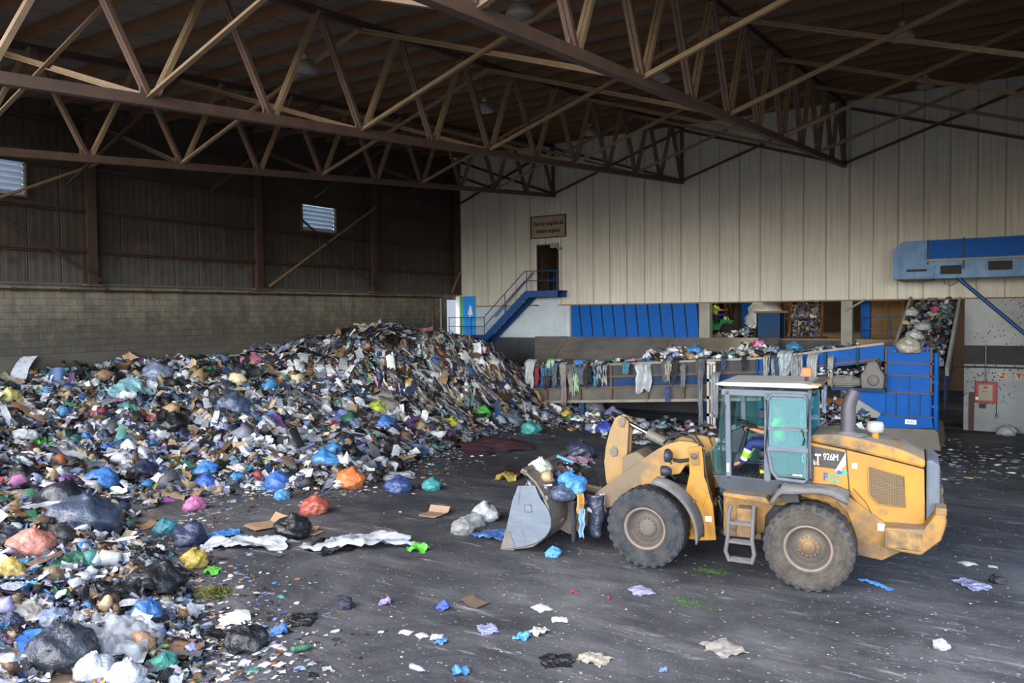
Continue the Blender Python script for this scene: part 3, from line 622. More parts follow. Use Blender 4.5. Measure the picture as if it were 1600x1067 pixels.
for z, m in ((2.93, m_rust), (2.5, m_rust), (1.9, m_rust), (1.08, m_rust)): MB().bb((HX0 - .02, HY0 - .06, z - .025), (HX1 + .06, HY0, z + .025)).build('stiffener', m, parent=hp)
for x in (HX0 + .02, HX1 - .02): MB().bb((x - .03, HY0 - .06, 1.9), (x + .03, HY0, 3.5)).build('stiffener', m_rust, parent=hp)
for x in (-3.15, -2.75, -2.4): MB().bb((x - .015, HY0 - .02, 1.1), (x + .015, HY0, 1.88)).build('seam', m_blue_dark, parent=hp)
MB().bb((-2.75, HY0 - .02, 2.0), (-2.72, HY0, 2.48)).build('seam', m_blue_dark, parent=hp)
MB().tube([(-1.93, HY0 + .1, .6), (-1.93, HY0 + .1, 3.3)], .09, 10).build('corner_post', m_blue, parent=hp)
for z in (1.45, 2.3): MB().bb((-2.05, HY0 + .02, z - .05), (-1.85, HY0 + .2, z + .05)).build('bracket', m_blue, parent=hp)
pl_ = MB().bb((-2.85, HY0 - .15, .82), (-2.5, HY0 - .125, .98)); o = pl_.build('number_plate', mat('white_plate', '#dfe3e6', .5), parent=hp)
text('4-02', .13, hp, (-2.675, HY0 - .155, .9), (PI / 2, 0, 0), m_ink)
tag(MB().prism([(-4.7, 0), (-1.75, 0), (-1.85, .62), (-1.95, .7), (-4.5, .62)], HY0 - .25, HY1 + .1).build('concrete_base', mat('dusty_concrete', '#6d675f', .85, dirt='#4d4842', dscale=1.5, damt=.7)), 'dusty grey concrete base under the blue hopper', 'base')
# inclined belt up into the opening
ib = thing('inclined_belt', (-2.4, 33.5, 2.6), 'steep belt loaded with waste climbing from the blue hopper into the opening', 'conveyor')
pA, pB = Vector((-3.25, 31.2, 3.3)), Vector((-3.0, 36.6, 6.0)); pC, pD = Vector((-1.65, 31.2, 2.6)), Vector((-1.45, 36.6, 6.0))
MB().beam((-3.38, 31.4, 3.25), (-3.15, 36.6, 5.75), .1, .34).build('side_rail', m_conc, parent=ib); MB().beam((-1.66, 30.9, 2.6), (-1.42, 36.6, 5.8), .1, .34).build('side_rail', m_conc, parent=ib)
MB().add([(-3.35, 31.0, 2.75), (-1.75, 31.0, 2.6), (-1.55, 36.6, 5.4), (-3.1, 36.6, 5.4)], [(0, 1, 2, 3)]).build('belt', m_dark, parent=ib, solid=.06)
MB().add([(-1.74, 31.0, 2.6), (-1.6, 35.0, 4.9), (-1.6, 33.2, 2.6), (-1.74, 31.4, 1.2)], [(0, 1, 2, 3)]).build('side_panel', m_blue_dark, parent=ib, solid=.04)

# ------------------------------------------------------------------ right stretch of the end wall
m_red = mat('fire_red', '#a01f26', .45, dirt='#6d1a1e', dscale=3, damt=.4)
fh = thing('fire_hose_cabinet', (-.55, YB - .1, 1.12), 'red framed fire hose cabinet on the pitted grey wall', 'cabinet')
MB().bb((-.92, YB - .2, 1.12), (-.18, YB - .062, 1.95)).build('case', m_red, parent=fh, bevel=.02)
MB().bb((-.80, YB - .215, 1.22), (-.33, YB - .2, 1.84)).build('door', mat('cabinet_glass', '#8f8a76', .3), parent=fh)
MB().bb((-.62, YB - .22, 1.68), (-.50, YB - .215, 1.78)).bb((-.66, YB - .22, 1.55), (-.46, YB - .215, 1.58)).build('sticker', m_red, parent=fh)
MB().bb((-.90, YB - .21, 1.24), (-.80, YB - .2, 1.35)).build('label_plate', mat('white_plate', '#dfe3e6', .5), parent=fh)
for x, lab, k in ((-.02, 'small red and white fire sign above the right edge of the hose cabinet', 0), (.5, 'small red and white fire sign farther right on the pitted wall, by the frame edge', 1)):
    s = thing('fire_sign', (x, YB - .08, 2.05), lab, 'sign')
    MB().bb((x - .12, YB - .09, 2.05), (x + .12, YB - .07, 2.32)).build('board', mat('worn_white', '#c9b3a2', .6, dirt='#a05a3a', dscale=12, damt=.7), parent=s)
    g = MB()
    if k == 0: g.bb((x - .02, YB - .095, 2.26), (x + .09, YB - .09, 2.30)); g.bb((x + .01, YB - .095, 2.16), (x + .04, YB - .09, 2.28)); g.bb((x - .09, YB - .095, 2.11), (x + .06, YB - .09, 2.17))
    else: g.bb((x - .06, YB - .095, 2.24), (x + .09, YB - .09, 2.29)); g.bb((x + .0, YB - .095, 2.12), (x + .05, YB - .09, 2.27))
    g.build('symbol', mat('sign_red', '#8a2312', .6), parent=s)
tag(MB().tube([(-1.95, YB - .14, 2.52), (XR, YB - .14, 2.52)], .035, 8).build('wall_pipe', m_darkconc), 'thin dark pipe running along the pitted wall above the hose cabinet', 'pipe')
tag(MB().tube([(-.57, YB - .1, 1.95), (-.57, YB - .1, 3.4)], .03, 8).build('riser_pipe', m_conc), 'thin riser pipe going up from the hose cabinet', 'pipe')
tag(MB().tube([(-.2, YB - .1, 1.15), (-.2, YB - .1, .75), (-.24, YB - .1, .6), (-.18, YB - .1, .5), (-.14, YB - .1, .6), (-.2, YB - .1, .72)], .015, 6).build('hanging_cable', m_ink), 'black cable looped below the hose cabinet', 'cable')
tag(MB().bb((-.78, YB - .1, .9), (-.55, YB - .02, 1.08)).build('socket_box', mat('brown_box', '#3a2320', .6)), 'small dark brown box under the hose cabinet', 'box')
tag(MB().bb((-1.12, YB - .16, .02), (-.94, YB - .04, 1.52)).build('corner_guard', mat('maroon_guard', '#4a2a28', .6)), 'narrow maroon guard post at the wall corner beside the dark passage', 'guard post')
# overhead conveyor box
oc = thing('overhead_conveyor', (2, 34, 5.9), 'blue boxed conveyor jutting out high on the beige wall', 'conveyor')
oy0, oy1 = 33.5, 34.7
MB().prism([(-3.68, 5.97), (XR, 5.97), (XR, 7.47), (-3.35, 7.43), (-3.7, 7.1)], oy0 + .02, oy1).build('casing', m_blue_pale, parent=oc)
for a, b_ in ((-2.45, -1.32), (-1.26, .62), (.7, XR - .1)): MB().bb((a, oy0 - .02, 6.72), (b_, oy0 + .03, 7.42)).build('cover_panel', m_blue, parent=oc)
MB().bb((-2.5, oy0 - .06, 6.62), (XR, oy0 + .02, 6.70)).build('ledge', m_conc, parent=oc)
MB().bb((-2.5, oy0 - .03, 6.5), (-2.45, oy0 + .02, 7.45)).bb((-1.32, oy0 - .03, 6.3), (-1.26, oy0 + .02, 7.47)).build('flange', m_darkconc, parent=oc)
MB().bb((-3.3, oy0 - .05, 6.04), (-2.25, oy0 + .02, 6.48)).build('access_plate', m_blue_pale, parent=oc)
MB().bb((-3.2, oy0 - .06, 6.25), (-2.5, oy0 - .045, 6.34)).build('slot', m_ink, parent=oc)
for a, b_ in ((-2.05, -1.35), (-.5, .25)): MB().bb((a, oy0 - .0, 6.12 + (a > -1) * .1), (b_, oy0 + .018, 6.45 + (a > -1) * .1)).build('opening', m_ink, parent=oc)
MB().bb((-3.5, oy0 - .02, 5.92), (-2.3, oy1, 5.98)).build('drip_tray', m_rust_dark, parent=oc)
MB().tube([(-1.45, oy0 + .1, 5.95), (.75, oy0 + .1, 3.78)], .07, 8).build('strut', m_blue_rail, parent=oc)
MB().tube([(-1.95, oy0 + .1, 5.97), (-1.9, oy0 + .1, 5.75), (-1.7, oy0 + .1, 5.68), (-1.5, oy0 + .1, 5.8), (-1.48, oy0 + .1, 5.95)], .015, 6).build('cable', m_ink, parent=oc)
MB().bb((.68, oy0, 0), (.86, oy0 + .2, 6.0)).build('leg', m_blue_rail, parent=oc)
# (kind, pixel x, pixel y, width in pixels, colour, label)
LIST = [
 ('bag', 245, 584, 38, '#7d8ba5', 'blue-grey bag swollen round on top of the heap below the wall ledge'),
 ('film', 234, 622, 26, '#dadcdc', 'white plastic sheet hanging down the heap below the blue-grey round bag'),
 ('rag', 132, 596, 30, '#b9a88c', 'beige cloth spread down the top of the heap at the left'),
 ('bag', 14, 623, 34, '#c9bd62', 'pale yellow bag on the heap at the left frame edge'), ('bag', 38, 682, 30, '#d9dadb', 'white round bag beside the bright green plastic at the left'),
 ('wrap', 61, 688, 34, '#43c22b', 'bright green plastic beside the white round bag at the left'), ('wrap', 21, 684, 18, '#e08a1e', 'orange scrap left of the white round bag'),
 ('wrap', 39, 715, 22, '#1e7a68', 'teal lump below the bright green plastic'), ('bag', 34, 746, 40, '#16171a', 'black bag on the left of the heap above the big dark bags'),
 ('bag', 159, 751, 42, '#2b7ccc', 'bright blue bag above the two big dark bags'), ('rag', 316, 687, 24, '#d56fae', 'pink strip of cloth halfway up the heap'), ('rag', 314, 709, 32, '#6b3fa0', 'purple cloth just under the pink strip'),
 ('bag', 322, 735, 30, '#2a82d6', 'glossy blue bag low on the heap under the purple cloth'), ('bag', 322, 755, 28, '#2561c4', 'deep blue bag below the glossy blue one'), ('bag', 223, 735, 34, '#232c48', 'navy bag left of the glossy blue bags'),
 ('film', 348, 737, 30, '#d4d6d8', 'white film right of the glossy blue bags'), ('bag', 436, 708, 26, '#e6e7e6', 'white bag standing out on the lower slope'), ('film', 447, 726, 42, '#1b1c21', 'black film under the white bag of the lower slope'),
 ('bag', 433, 753, 32, '#2769bd', 'blue bag at the heap foot left of the orange bag'), ('bag', 303, 789, 28, '#e07ab0', 'pink bag at the heap foot'), ('rag', 261, 773, 26, '#a85aa8', 'magenta cloth left of the pink bag at the heap foot'),
 ('bag', 247, 765, 18, '#c8c23e', 'small yellow-green bag beside the magenta cloth'), ('bag', 101, 790, 76, '#20232c', 'big black bag with a shiny crumpled top at the left'), ('bag', 128, 812, 84, '#39465c', 'big slate-blue bag leaning on the big black bag'),
 ('film', 207, 778, 88, '#77726c', 'wide grey sheet lying flat right of the big dark bags', dict(zs=.3)), ('bag', 363, 633, 40, '#4b5874', 'slate-blue bag in the middle of the slope'), ('film', 367, 651, 26, '#2f6b4c', 'dark green film under the slate-blue bag'),
 ('bag', 325, 584, 20, '#1f7d52', 'green bag near the top of the heap'), ('bag', 397, 563, 22, '#dd6f9c', 'pink bag on the heap crest'), ('film', 371, 570, 56, '#3c4046', 'dark grey film on the heap crest left of the pink bag'),
 ('rag', 333, 617, 44, '#9a9484', 'dull beige rag hanging on the slope above the slate-blue bag'), ('bag', 270, 660, 36, '#191a1f', 'black bag in the middle of the slope left of the pink strip'), ('film', 192, 603, 60, '#7fb0b8', 'pale turquoise film near the heap top'),
 ('bag', 441, 775, 20, '#4d9fd6', 'small sky-blue bag at the heap foot above the red tub'), ('bag', 48, 851, 52, '#c77a62', 'salmon-coloured bag in the pile at the left'), ('film', 103, 875, 52, '#2f7d5c', 'green translucent film below the salmon bag', dict(clear=True)),
 ('bag', 257, 825, 28, '#2a8c9a', 'turquoise bag at the edge of the lane'), ('bag', 296, 838, 42, '#2c3a5a', 'navy bag left of the bright blue film on the lane'), ('film', 347, 827, 40, '#2c86cf', 'bright blue film at the left end of the long white sheet'),
 ('film', 390, 826, 100, '#a4a9b0', 'long milky sheet lying on the floor left of the black bag', dict(zs=.45, ry=.38, yaw_=R_(28))), ('film', 555, 818, 128, '#9fa5ae', 'long milky sheet trailing on the floor right of the black bag', dict(zs=.4, ry=.36, yaw_=R_(36))), ('bag', 458, 826, 46, '#1a1b1f', 'torn black bag lying on the long milky sheet'),
 ('card', 415, 810, 54, '#a98763', 'brown cardboard behind the black bag on the milky sheet'), ('card', 486, 826, 32, '#b08a62', 'crumpled brown paper beside the torn black bag'),
 ('bag', 303, 876, 34, '#d9b92f', 'yellow and white snack bag on the open floor'), ('bag', 243, 906, 64, '#16181c', 'shiny black bag at the tip of the near pile'), ('film', 172, 912, 84, '#1d2026', 'wide black film left of the shiny black bag'),
 ('paper', 367, 956, 50, '#e6e8ea', 'crumpled white paper on the floor beside the grass clump'), ('bag', 228, 959, 40, '#2569b0', 'royal blue bag in the near pile behind the clear film'), ('film', 171, 984, 96, '#b9c0c6', 'large clear film billowing over the near pile', dict(clear=True)),
 ('tray', 213, 1016, 54, '#d8d9d6', 'white egg tray lying on the near pile'), ('card', 275, 1004, 56, '#8d6b4c', 'brown cardboard on the near pile beside the black net'), ('film', 312, 985, 56, '#101114', 'black netting at the right end of the near pile'),
 ('card', 153, 855, 44, '#8a6a4c', 'brown cardboard flap above the white food tub'), ('card', 99, 1060, 76, '#8e7456', 'large brown cardboard at the bottom frame edge'), ('card', 21, 1016, 40, '#9c7c58', 'brown cardboard at the left frame edge near the bottom'), ('card', 226, 816, 36, '#9a7754', 'brown cardboard beside the turquoise bag on the lane'),
 ('bag', 385, 1001, 52, '#17181c', 'low black bag alone on the near floor'), ('bag', 99, 1014, 88, '#2b3039', 'big charcoal bag in the near pile'), ('bag', 84, 968, 42, '#6f7f98', 'grey-blue bag above the big charcoal bag'),
 ('bag', 145, 1048, 46, '#c3c9d3', 'milky white bag near the bottom of the frame'), ('bag', 193, 1058, 50, '#d2d6dc', 'white swollen bag at the bottom frame edge beside the dark flap'), ('rag', 57, 995, 50, '#1d6fc0', 'bright blue cloth in the near pile beside the orange cloth'), ('rag', 88, 995, 34, '#b5602c', 'orange-brown cloth right of the bright blue cloth'),
 ('rag', 33, 947, 52, '#b3ab9b', 'beige cloth in the near pile at the left edge'), ('rag', 106, 956, 52, '#cfcbc2', 'cream cloth above the grey-blue bag'), ('bag', 16, 893, 40, '#c0a443', 'mustard bag in the pile at the left edge'),
 ('bottle', 474, 1011, 34, '#1f5c3a', 'dark green bottle lying on the near floor'), ('cup', 174, 877, 34, '#e3e0d6', 'white food tub on its side in the near pile'), ('wrap', 253, 888, 18, '#5fce2c', 'lime green wrapper at the edge of the near pile'), ('wrap', 333, 889, 24, '#58c62f', 'lime green wrapper on the floor right of the snack bag'), ('wrap', 204, 858, 20, '#6cd02f', 'lime green wrapper above the white food tub'),
 ('wrap', 436, 982, 26, '#2d78c4', 'flat blue wrapper on the near floor above the lone black bag'), ('bag', 548, 749, 36, '#e8791e', 'bright orange bag at the heap foot'), ('bag', 492, 792, 36, '#b4503a', 'rust-red tub-shaped bag standing on the floor below the heap'), ('paper', 492, 780, 28, '#e2ddd2', 'white paper stuck on top of the rust-red bag'),
 ('bag', 506, 722, 40, '#2f86c8', 'large blue bag on the lower slope above the orange bag'), ('bag', 521, 705, 28, '#3d93cf', 'blue bag stacked above the large blue one'), ('bag', 588, 639, 26, '#cfe02a', 'lime yellow bag at the base of the steep face'), ('bag', 600, 665, 32, '#2a6dbb', 'blue bag under the lime yellow one'), ('film', 607, 647, 30, '#e4e5e6', 'white film right of the lime yellow bag'),
 ('rag', 600, 615, 60, '#a79f92', 'long dull beige rag hanging down the steep face'), ('bag', 641, 602, 20, '#c9a02d', 'mustard bag high on the steep face'), ('rag', 764, 672, 96, '#4b2a30', 'long maroon cloth at the foot of the steep mound'), ('bag', 829, 670, 26, '#2e9a96', 'turquoise bag standing at the heap end near the trough'),
 ('bag', 623, 759, 32, '#2c4a86', 'navy blue bag on the floor just off the heap foot'), ('bag', 675, 759, 24, '#2a9a98', 'turquoise bag alone on the floor off the heap'), ('card', 677, 795, 40, '#a5866a', 'tan cardboard on the open floor'), ('bag', 757, 804, 36, '#c9cdd2', 'pale white bag on the floor left of the bucket'), ('bag', 722, 826, 30, '#b5b7b6', 'milky clear bag on the floor below the pale white bag', dict(clear=True)), ('bag', 740, 815, 28, '#9aa3a8', 'greyish clear bag beside the pale white bag', dict(clear=True)),
 ('wrap', 653, 852, 30, '#55c72c', 'flat bright green wrapper in the middle of the floor'), ('film', 810, 725, 52, '#3d2329', 'maroon netting on the floor behind the bucket'), ('wrap', 793, 741, 32, '#c8b13c', 'yellow and blue wrapper behind the bucket'),
 ('bag', 613, 680, 22, '#e4e6e8', 'white bag on the slope under the blue and lime bags'), ('bag', 595, 726, 24, '#dcdfe2', 'white upright bag at the heap foot right of the orange bag'), ('film', 618, 734, 44, '#c4c6c8', 'grey-white film at the heap foot'), ('film', 515, 842, 56, '#121316', 'thin black sheet flat on the floor under the milky sheet'), ('film', 771, 825, 44, '#3c6fb4', 'blue netting on the floor just left of the bucket'),
 ('bag', 754, 646, 22, '#3fae3c', 'green bag on the mound above the maroon cloth'), ('bag', 702, 662, 22, '#cfc92e', 'yellow bag at the left end of the maroon cloth'), ('bag', 800, 655, 26, '#5d6a78', 'grey-blue bag on the mound left of the turquoise bag'),
 ('bag', 539, 944, 22, '#20263a', 'small dark bag alone in the middle of the near floor'), ('film', 471, 961, 38, '#14161a', 'thin black film flat on the near floor'), ('wrap', 602, 939, 18, '#9c84c4', 'lilac wrapper on the near floor'), ('wrap', 692, 945, 22, '#3154b8', 'blue and white wrapper on the near floor'), ('card', 741, 935, 36, '#6d5a48', 'crushed brown debris in the middle of the near floor'),
 ('paper', 846, 945, 26, '#d9dcd8', 'white crumpled paper below the bucket'), ('paper', 874, 965, 22, '#e4e6e4', 'white twisted paper right of the middle of the near floor'), ('film', 762, 978, 28, '#9aa0d0', 'lilac film on the near floor'), ('wrap', 841, 983, 26, '#d5dccb', 'white and green wrapper on the near floor'), ('wrap', 816, 992, 22, '#3f9fd8', 'sky-blue scrap beside the white and green wrapper'),
 ('bottle', 653, 1045, 28, '#c3d2e0', 'clear bottle near the bottom of the frame', dict(clear=True, col2='#4f7fd0')), ('wrap', 720, 1047, 24, '#2f86cf', 'blue wrapper at the bottom right of the clear bottle'), ('wrap', 689, 1002, 18, '#3e90d2', 'small blue wrapper above the clear bottle'), ('film', 869, 1025, 40, '#16171b', 'flat black film at the bottom of the floor'), ('film', 929, 1021, 36, '#b0a593', 'tan and white film right of the flat black one'),
 ('bag', 865, 865, 20, '#3f9ed6', 'sky-blue crumpled bag on the floor below the bucket'), ('wrap', 897, 924, 9, '#d8261e', 'red scrap on the floor left of the loader front wheel'), ('wrap', 951, 934, 8, '#cc2a24', 'red scrap on the floor under the front wheel'),
 ('paper', 634, 985, 18, '#dcdcd8', 'white crumpled scrap on the near floor above the clear bottle'), ('paper', 659, 991, 18, '#c9c9c4', 'greyish paper right of the white crumpled scrap'), ('paper', 682, 991, 20, '#d5d6d2', 'pale flat paper above the small blue wrapper'),
 ('paper', 430, 1006, 16, '#e2e4e6', 'small white sheet right of the lone black bag'), ('paper', 413, 1013, 14, '#e2e4e6', 'small white sheet below the lone black bag'), ('paper', 436, 1035, 16, '#dfe2e4', 'small white sheet lowest of those near the green bottle'), ('paper', 415, 1037, 16, '#e5e7e8', 'small white sheet left of the lowest one near the green bottle'), ('paper', 383, 1033, 18, '#e5e7e8', 'small white sheet under the low black bag'),
 ('rag', 1001, 917, 30, '#a3a4c6', 'lilac rag on the floor below the front wheel'), ('rag', 1131, 1002, 46, '#9a938a', 'grey-brown rag on the floor below the ladder'), ('bag', 1470, 1010, 20, '#c4cdea', 'white and blue bag alone at the lower right'), ('rag', 1368, 902, 48, '#2f83cf', 'thin blue strip on the floor behind the rear wheel', dict(ry=.16)), ('paper', 1512, 877, 20, '#d8d4c8', 'cream paper on the floor right of the loader'), ('paper', 1551, 884, 12, '#cfccc4', 'small pale paper right of the cream one'),
 ('film', 1519, 907, 34, '#8d8fb4', 'lilac film on the floor right of the loader'), ('bag', 1559, 908, 18, '#17181b', 'small black bag beside the lilac film at the right'), ('wrap', 1037, 1047, 12, '#7f9fd8', 'pale blue scrap at the bottom of the floor'), ('bag', 1573, 674, 22, '#cfd6da', 'white bag lying at the foot of the pitted wall'),
 ('bag', 925, 640, 34, '#8a8f96', 'grey bag in the spilled waste under the trough'), ('bag', 947, 671, 24, '#2145b4', 'deep blue bag in the spilled waste left of the bell crank'), ('bag', 958, 652, 30, '#7f86b0', 'lilac-grey bag in the spilled waste'), ('film', 930, 655, 28, '#c96464', 'salmon film in the spilled waste'), ('bag', 1044, 676, 16, '#2a66c0', 'blue bag in the spilled waste behind the tilt cylinder'), ('film', 1000, 685, 26, '#d4d8dc', 'white film in the spilled waste behind the bell crank'),
]
# ------------------------------------------------------------------ the wheel loader (own frame: x forward, y to its left, z up)
LO = Vector((-2.87123, 14.82920, 0)); LRZ = R_(-174.83)
LMAT = Matrix.Translation(LO) @ Matrix.Rotation(LRZ, 4, 'Z')
ld = thing('wheel_loader', LO, 'yellow wheel loader with black cab and waste in its lowered bucket', 'wheel loader', rz=LRZ, local=True)
m_yel = mat('loader_yellow', '#a8762a', .5, spec=.25, dirt='#74603f', dscale=2.2, damt=.5, dsharp=.12, dust='#8d8577', dustamt=.85)
m_yel_d = mat('soiled_yellow', '#966d2b', .55, dirt='#4f4638', dscale=3.2, damt=.8, dsharp=.13, dust='#7c756b', dustamt=.9, zone=('Z', 1.25, .45, '#4a4036', .85), streak=(4.5, '#463e34', .75, (1, 1, 1)))
m_yel_arm = mat('dusty_yellow', '#ab7c32', .5, dirt='#7b694d', dscale=1.2, damt=.7, dust='#8d8577', dustamt=.6, zone=('X', 2.5, 3.4, '#5c5246', .9))
m_crank = mat('dusty_crank', '#94733f', .55, dirt='#6f6250', dscale=1.6, damt=.8, dust='#8d8577', dustamt=.6)
m_tyre = mat('tyre_rubber', '#1b2027', .8, spec=.2, dirt='#4d4c4b', dscale=5, damt=.75, bump=.4, bscale=30, dust='#14161a', dustamt=.6)
m_tyre_r = mat('muddy_tyre', '#2c2a28', .85, spec=.2, dirt='#5f5850', dscale=4, damt=.85, bump=.5, bscale=24)
m_tread = mat('tread_rubber', '#1f2227', .7, dirt='#3b3e44', dscale=6, damt=.5, bump=.3)
m_rim = mat('wheel_rim', '#5a534d', .6, dirt='#3f3a36', dscale=5, damt=.7, bump=.2)
m_rimedge = mat('rim_edge', '#7a6d60', .5, dirt='#4d463f', dscale=6, damt=.6)
m_cab = mat('cab_grey', '#49525d', .45, dirt='#6a6f76', dscale=4, damt=.5, dust='#8a8a88', dustamt=.7)
m_cab_d = mat('cab_dark', '#1d232b', .5, dirt='#3a3f46', dscale=3, damt=.6)
m_rubber = mat('grey_rubber', '#615f5d', .75, dirt='#3c3e42', dscale=3, damt=.7, dust='#8d8a86', dustamt=.8)
m_glass = glass_mat('cab_glass', '#4f7f80', .18, .04); m_glass_d = glass_mat('cab_glass_dusty', '#7fa3a6', .26, .08)
m_bucket = mat('bucket_steel', '#77706a', .5, metal=.35, dirt='#4d453d', dscale=1.6, damt=.8, bump=.15)
m_bplate = mat('polished_side_plate', '#66707c', .48, metal=.3, dirt='#4d545d', dscale=1.5, damt=.6, streak=(3, '#8b949e', .25, (.8, 1, 3)))
m_chrome = mat('cylinder_rod', '#c9ccd0', .15, metal=1.0)
m_black = mat('black_parts', '#15171b', .5, dirt='#2d2f33', dscale=4, damt=.5)
m_cyl = mat('cylinder_barrel', '#6f6a60', .5, dirt='#454039', dscale=4, damt=.7)
m_whited = mat('decal_white', '#e9ecee', .5)

def P(name, mb, m, parent=ld, bevel=0.0, solid=0.0, label=None):
    o = mb.build(name, m, parent=parent, bevel=bevel, solid=solid)
    if label: o['label'] = label
    return o
# --- wheels
def wheel(x, sgn, hubm):
    c = Vector((x, sgn * .985, .75)); s = sgn
    t = MB(); R = .735
    t.lathe([(.37, -.24), (.40, -.262), (.47, -.272), (.56, -.275), (.64, -.265), (.70, -.25), (R, -.215), (R + .004, -.1), (R + .006, 0), (R + .004, .1), (R, .215), (.70, .25), (.64, .265), (.56, .275), (.47, .272), (.40, .262), (.37, .24)], c, 'y', 64)
    n = 26
    tire = P('tire', t, m_tyre_r if hubm is m_yel_d else m_tyre)
    lg = MB()
    for k in range(n):
        for side in (-1, 1):
            a = 2 * PI * (k + (.5 if side > 0 else 0)) / n
            rad = Vector((math.cos(a), 0, math.sin(a))); tan = Vector((-math.sin(a), 0, math.cos(a))); ax = Vector((0, 1, 0))
            M = Matrix((tan, ax, rad)).transposed()
            for y0, y1, tw in ((.03, .15, .25), (.14, .25, -.05)):
                M2 = M @ Matrix.Rotation(tw * side, 3, 'Z')
                lg.box(c + rad * (R - .018) + ax * side * (y0 + y1) / 2, (.105 - (.01 if y1 > .2 else 0), y1 - y0, .055), rot=M2)
            lg.box(c + rad * (R - .055) + ax * side * .256, (.085, .014, .05), rot=M)
    tr_ = P('tread', lg, m_tread, parent=tire, bevel=.008)
    for rr in (.43, .52, .60): P('sidewall_ring', MB().lathe([(rr, .27), (rr + .006, .281), (rr + .012, .27)] if s > 0 else [(rr, -.27), (rr + .006, -.281), (rr + .012, -.27)], c, 'y', 48), m_tyre_r if hubm is m_yel_d else m_tyre, parent=tire)
    r = MB(); f = lambda h: s * h
    r.lathe([(.395, f(.235)), (.40, f(.262)), (.375, f(.268)), (.365, f(.25)), (.35, f(.235))], c, 'y', 48); 
    rim = P('rim', r, m_rimedge)
    P('rim_dish', MB().lathe([(.352, f(.24)), (.335, f(.20)), (.315, f(.12)), (.29, f(.085)), (.24, f(.08)), (.0, f(.08))], c, 'y', 48), m_rim, parent=rim)
    P('rim_barrel', MB().lathe([(.37, f(-.25)), (.34, f(-.2)), (.33, f(.1)), (.0, f(.07))], c, 'y', 32), m_rim, parent=rim)
    hb = MB(); hb.lathe([(.20, f(.08)), (.19, f(.115)), (.13, f(.13)), (.0, f(.13))], c, 'y', 32); P('hub', hb, hubm)
    bl = MB()
    nb = 14
    for k in range(nb):
        a = 2 * PI * k / nb; bl = MB(); bl.lathe([(.0, f(.155)), (.016, f(.15)), (.018, f(.125)), (.018, f(.11))], c + Vector((.163 * math.cos(a), 0, .163 * math.sin(a))), 'y', 8); P('wheel_bolt', bl, m_bplate if hubm is m_yel_d else m_rim, parent=rim)
    if hubm is m_yel_d: P('hub_cap', MB().lathe([(.115, f(.125)), (.115, f(.16)), (.10, f(.172)), (0, f(.172))], c, 'y', 32), m_yel_d, parent=rim, label='yellow hub cap')
    for q in (tr_,): pass
# gather the pieces of one wheel under one part
def wheel_part(x, sgn, hubm, lab):
    before = set(bpy.data.objects)
    wheel(x, sgn, hubm)
    new = [o for o in bpy.data.objects if o not in before]
    root = [o for o in new if o.name.startswith('tire')][0]
    for o in new:
        if o is not root: o.parent = root
    root.name = 'wheel'; ORIG[root.name] = Vector((0, 0, 0)); root['label'] = lab
for sgn in (1, -1):
    wheel_part(2.87, sgn, m_rim, 'front wheel with grey dusty hub'); wheel_part(0.0, sgn, m_yel_d, 'muddy rear wheel with yellow hub cap')
for x in (0, 2.87): P('axle', MB().tube([(x, -.8, .75), (x, -.3, .75), (x, .3, .75), (x, .8, .75)], [.13, .16, .16, .13], 12), m_yel_d)
P('axle_housing', MB().lathe([(0, -.26), (.2, -.22), (.26, 0), (.2, .22), (0, .26)], (0, 0, .75), 'x', 16).lathe([(0, -.26), (.2, -.22), (.26, 0), (.2, .22), (0, .26)], (2.87, 0, .75), 'x', 16), m_yel_d)
# --- frames
P('rear_frame', MB().prism([(1.55, .62), (1.55, 1.42), (-.55, 1.5), (-1.2, 1.15), (-1.38, .75), (-1.12, .56), (-.5, .56), (.2, .62)], -.62, .62), m_yel_d, bevel=.02)
for s in (-1, 1):
    P('side_frame', MB().prism([(-.55, 1.62), (-.33, 1.56), (-.58, 1.3), (-.72, .9), (-.74, .59), (-1.12, .55), (-1.4, .73), (-1.2, 1.16)], *sorted((s * .64, s * .70))), m_yel_d, bevel=.012)
    P('side_frame', MB().prism([(1.5, .78), (1.5, 1.42), (.75, 1.42), (.35, 1.66), (-.35, 1.66), (-.55, 1.5), (-.3, 1.45), (.2, 1.52), (.6, 1.36), (.78, 1.1), (.8, .78)], *sorted((s * .64, s * .70))), m_yel_d, bevel=.012)
P('frame_joint', MB().lathe([(0, .45), (.16, .45), (.16, .62), (.12, .62), (.12, 1.2), (.16, 1.2), (.16, 1.36), (0, 1.36)], (1.68, 0, 0), 'z', 16), m_black)
for s in (-1, 1):
    P('front_frame', MB().prism([(2.22, 2.22), (1.97, 2.26), (1.93, 2.0), (1.92, 1.68), (1.78, 1.37), (1.70, .50), (2.03, .45), (3.2, .5), (3.3, .85), (2.5, 1.0), (2.28, 1.35), (2.2, 1.72)], *sorted((s * .50, s * .56))), m_yel, bevel=.012)
    P('pivot_plate', MB().prism([(2.19, 2.14), (2.03, 2.16), (2.0, 1.9), (2.16, 1.88)], *sorted((s * .56, s * .585))), m_yel_d, bevel=.02)
    P('pivot_pin', MB().lathe([(0, s * .61), (.055, s * .61), (.06, s * .585), (.06, s * .56)], (2.1, 0, 2.06), 'y', 16), m_rim)
    P('cover_plate', MB().prism([(2.2, 1.40), (1.98, 1.50), (1.86, 1.36), (1.93, 1.12), (2.12, 1.16)], *sorted((s * .56, s * .575))), m_yel, bevel=.015)
    P('decal', MB().bb((1.78, s * .562, .84), (1.90, s * .566, .94)), m_whited)
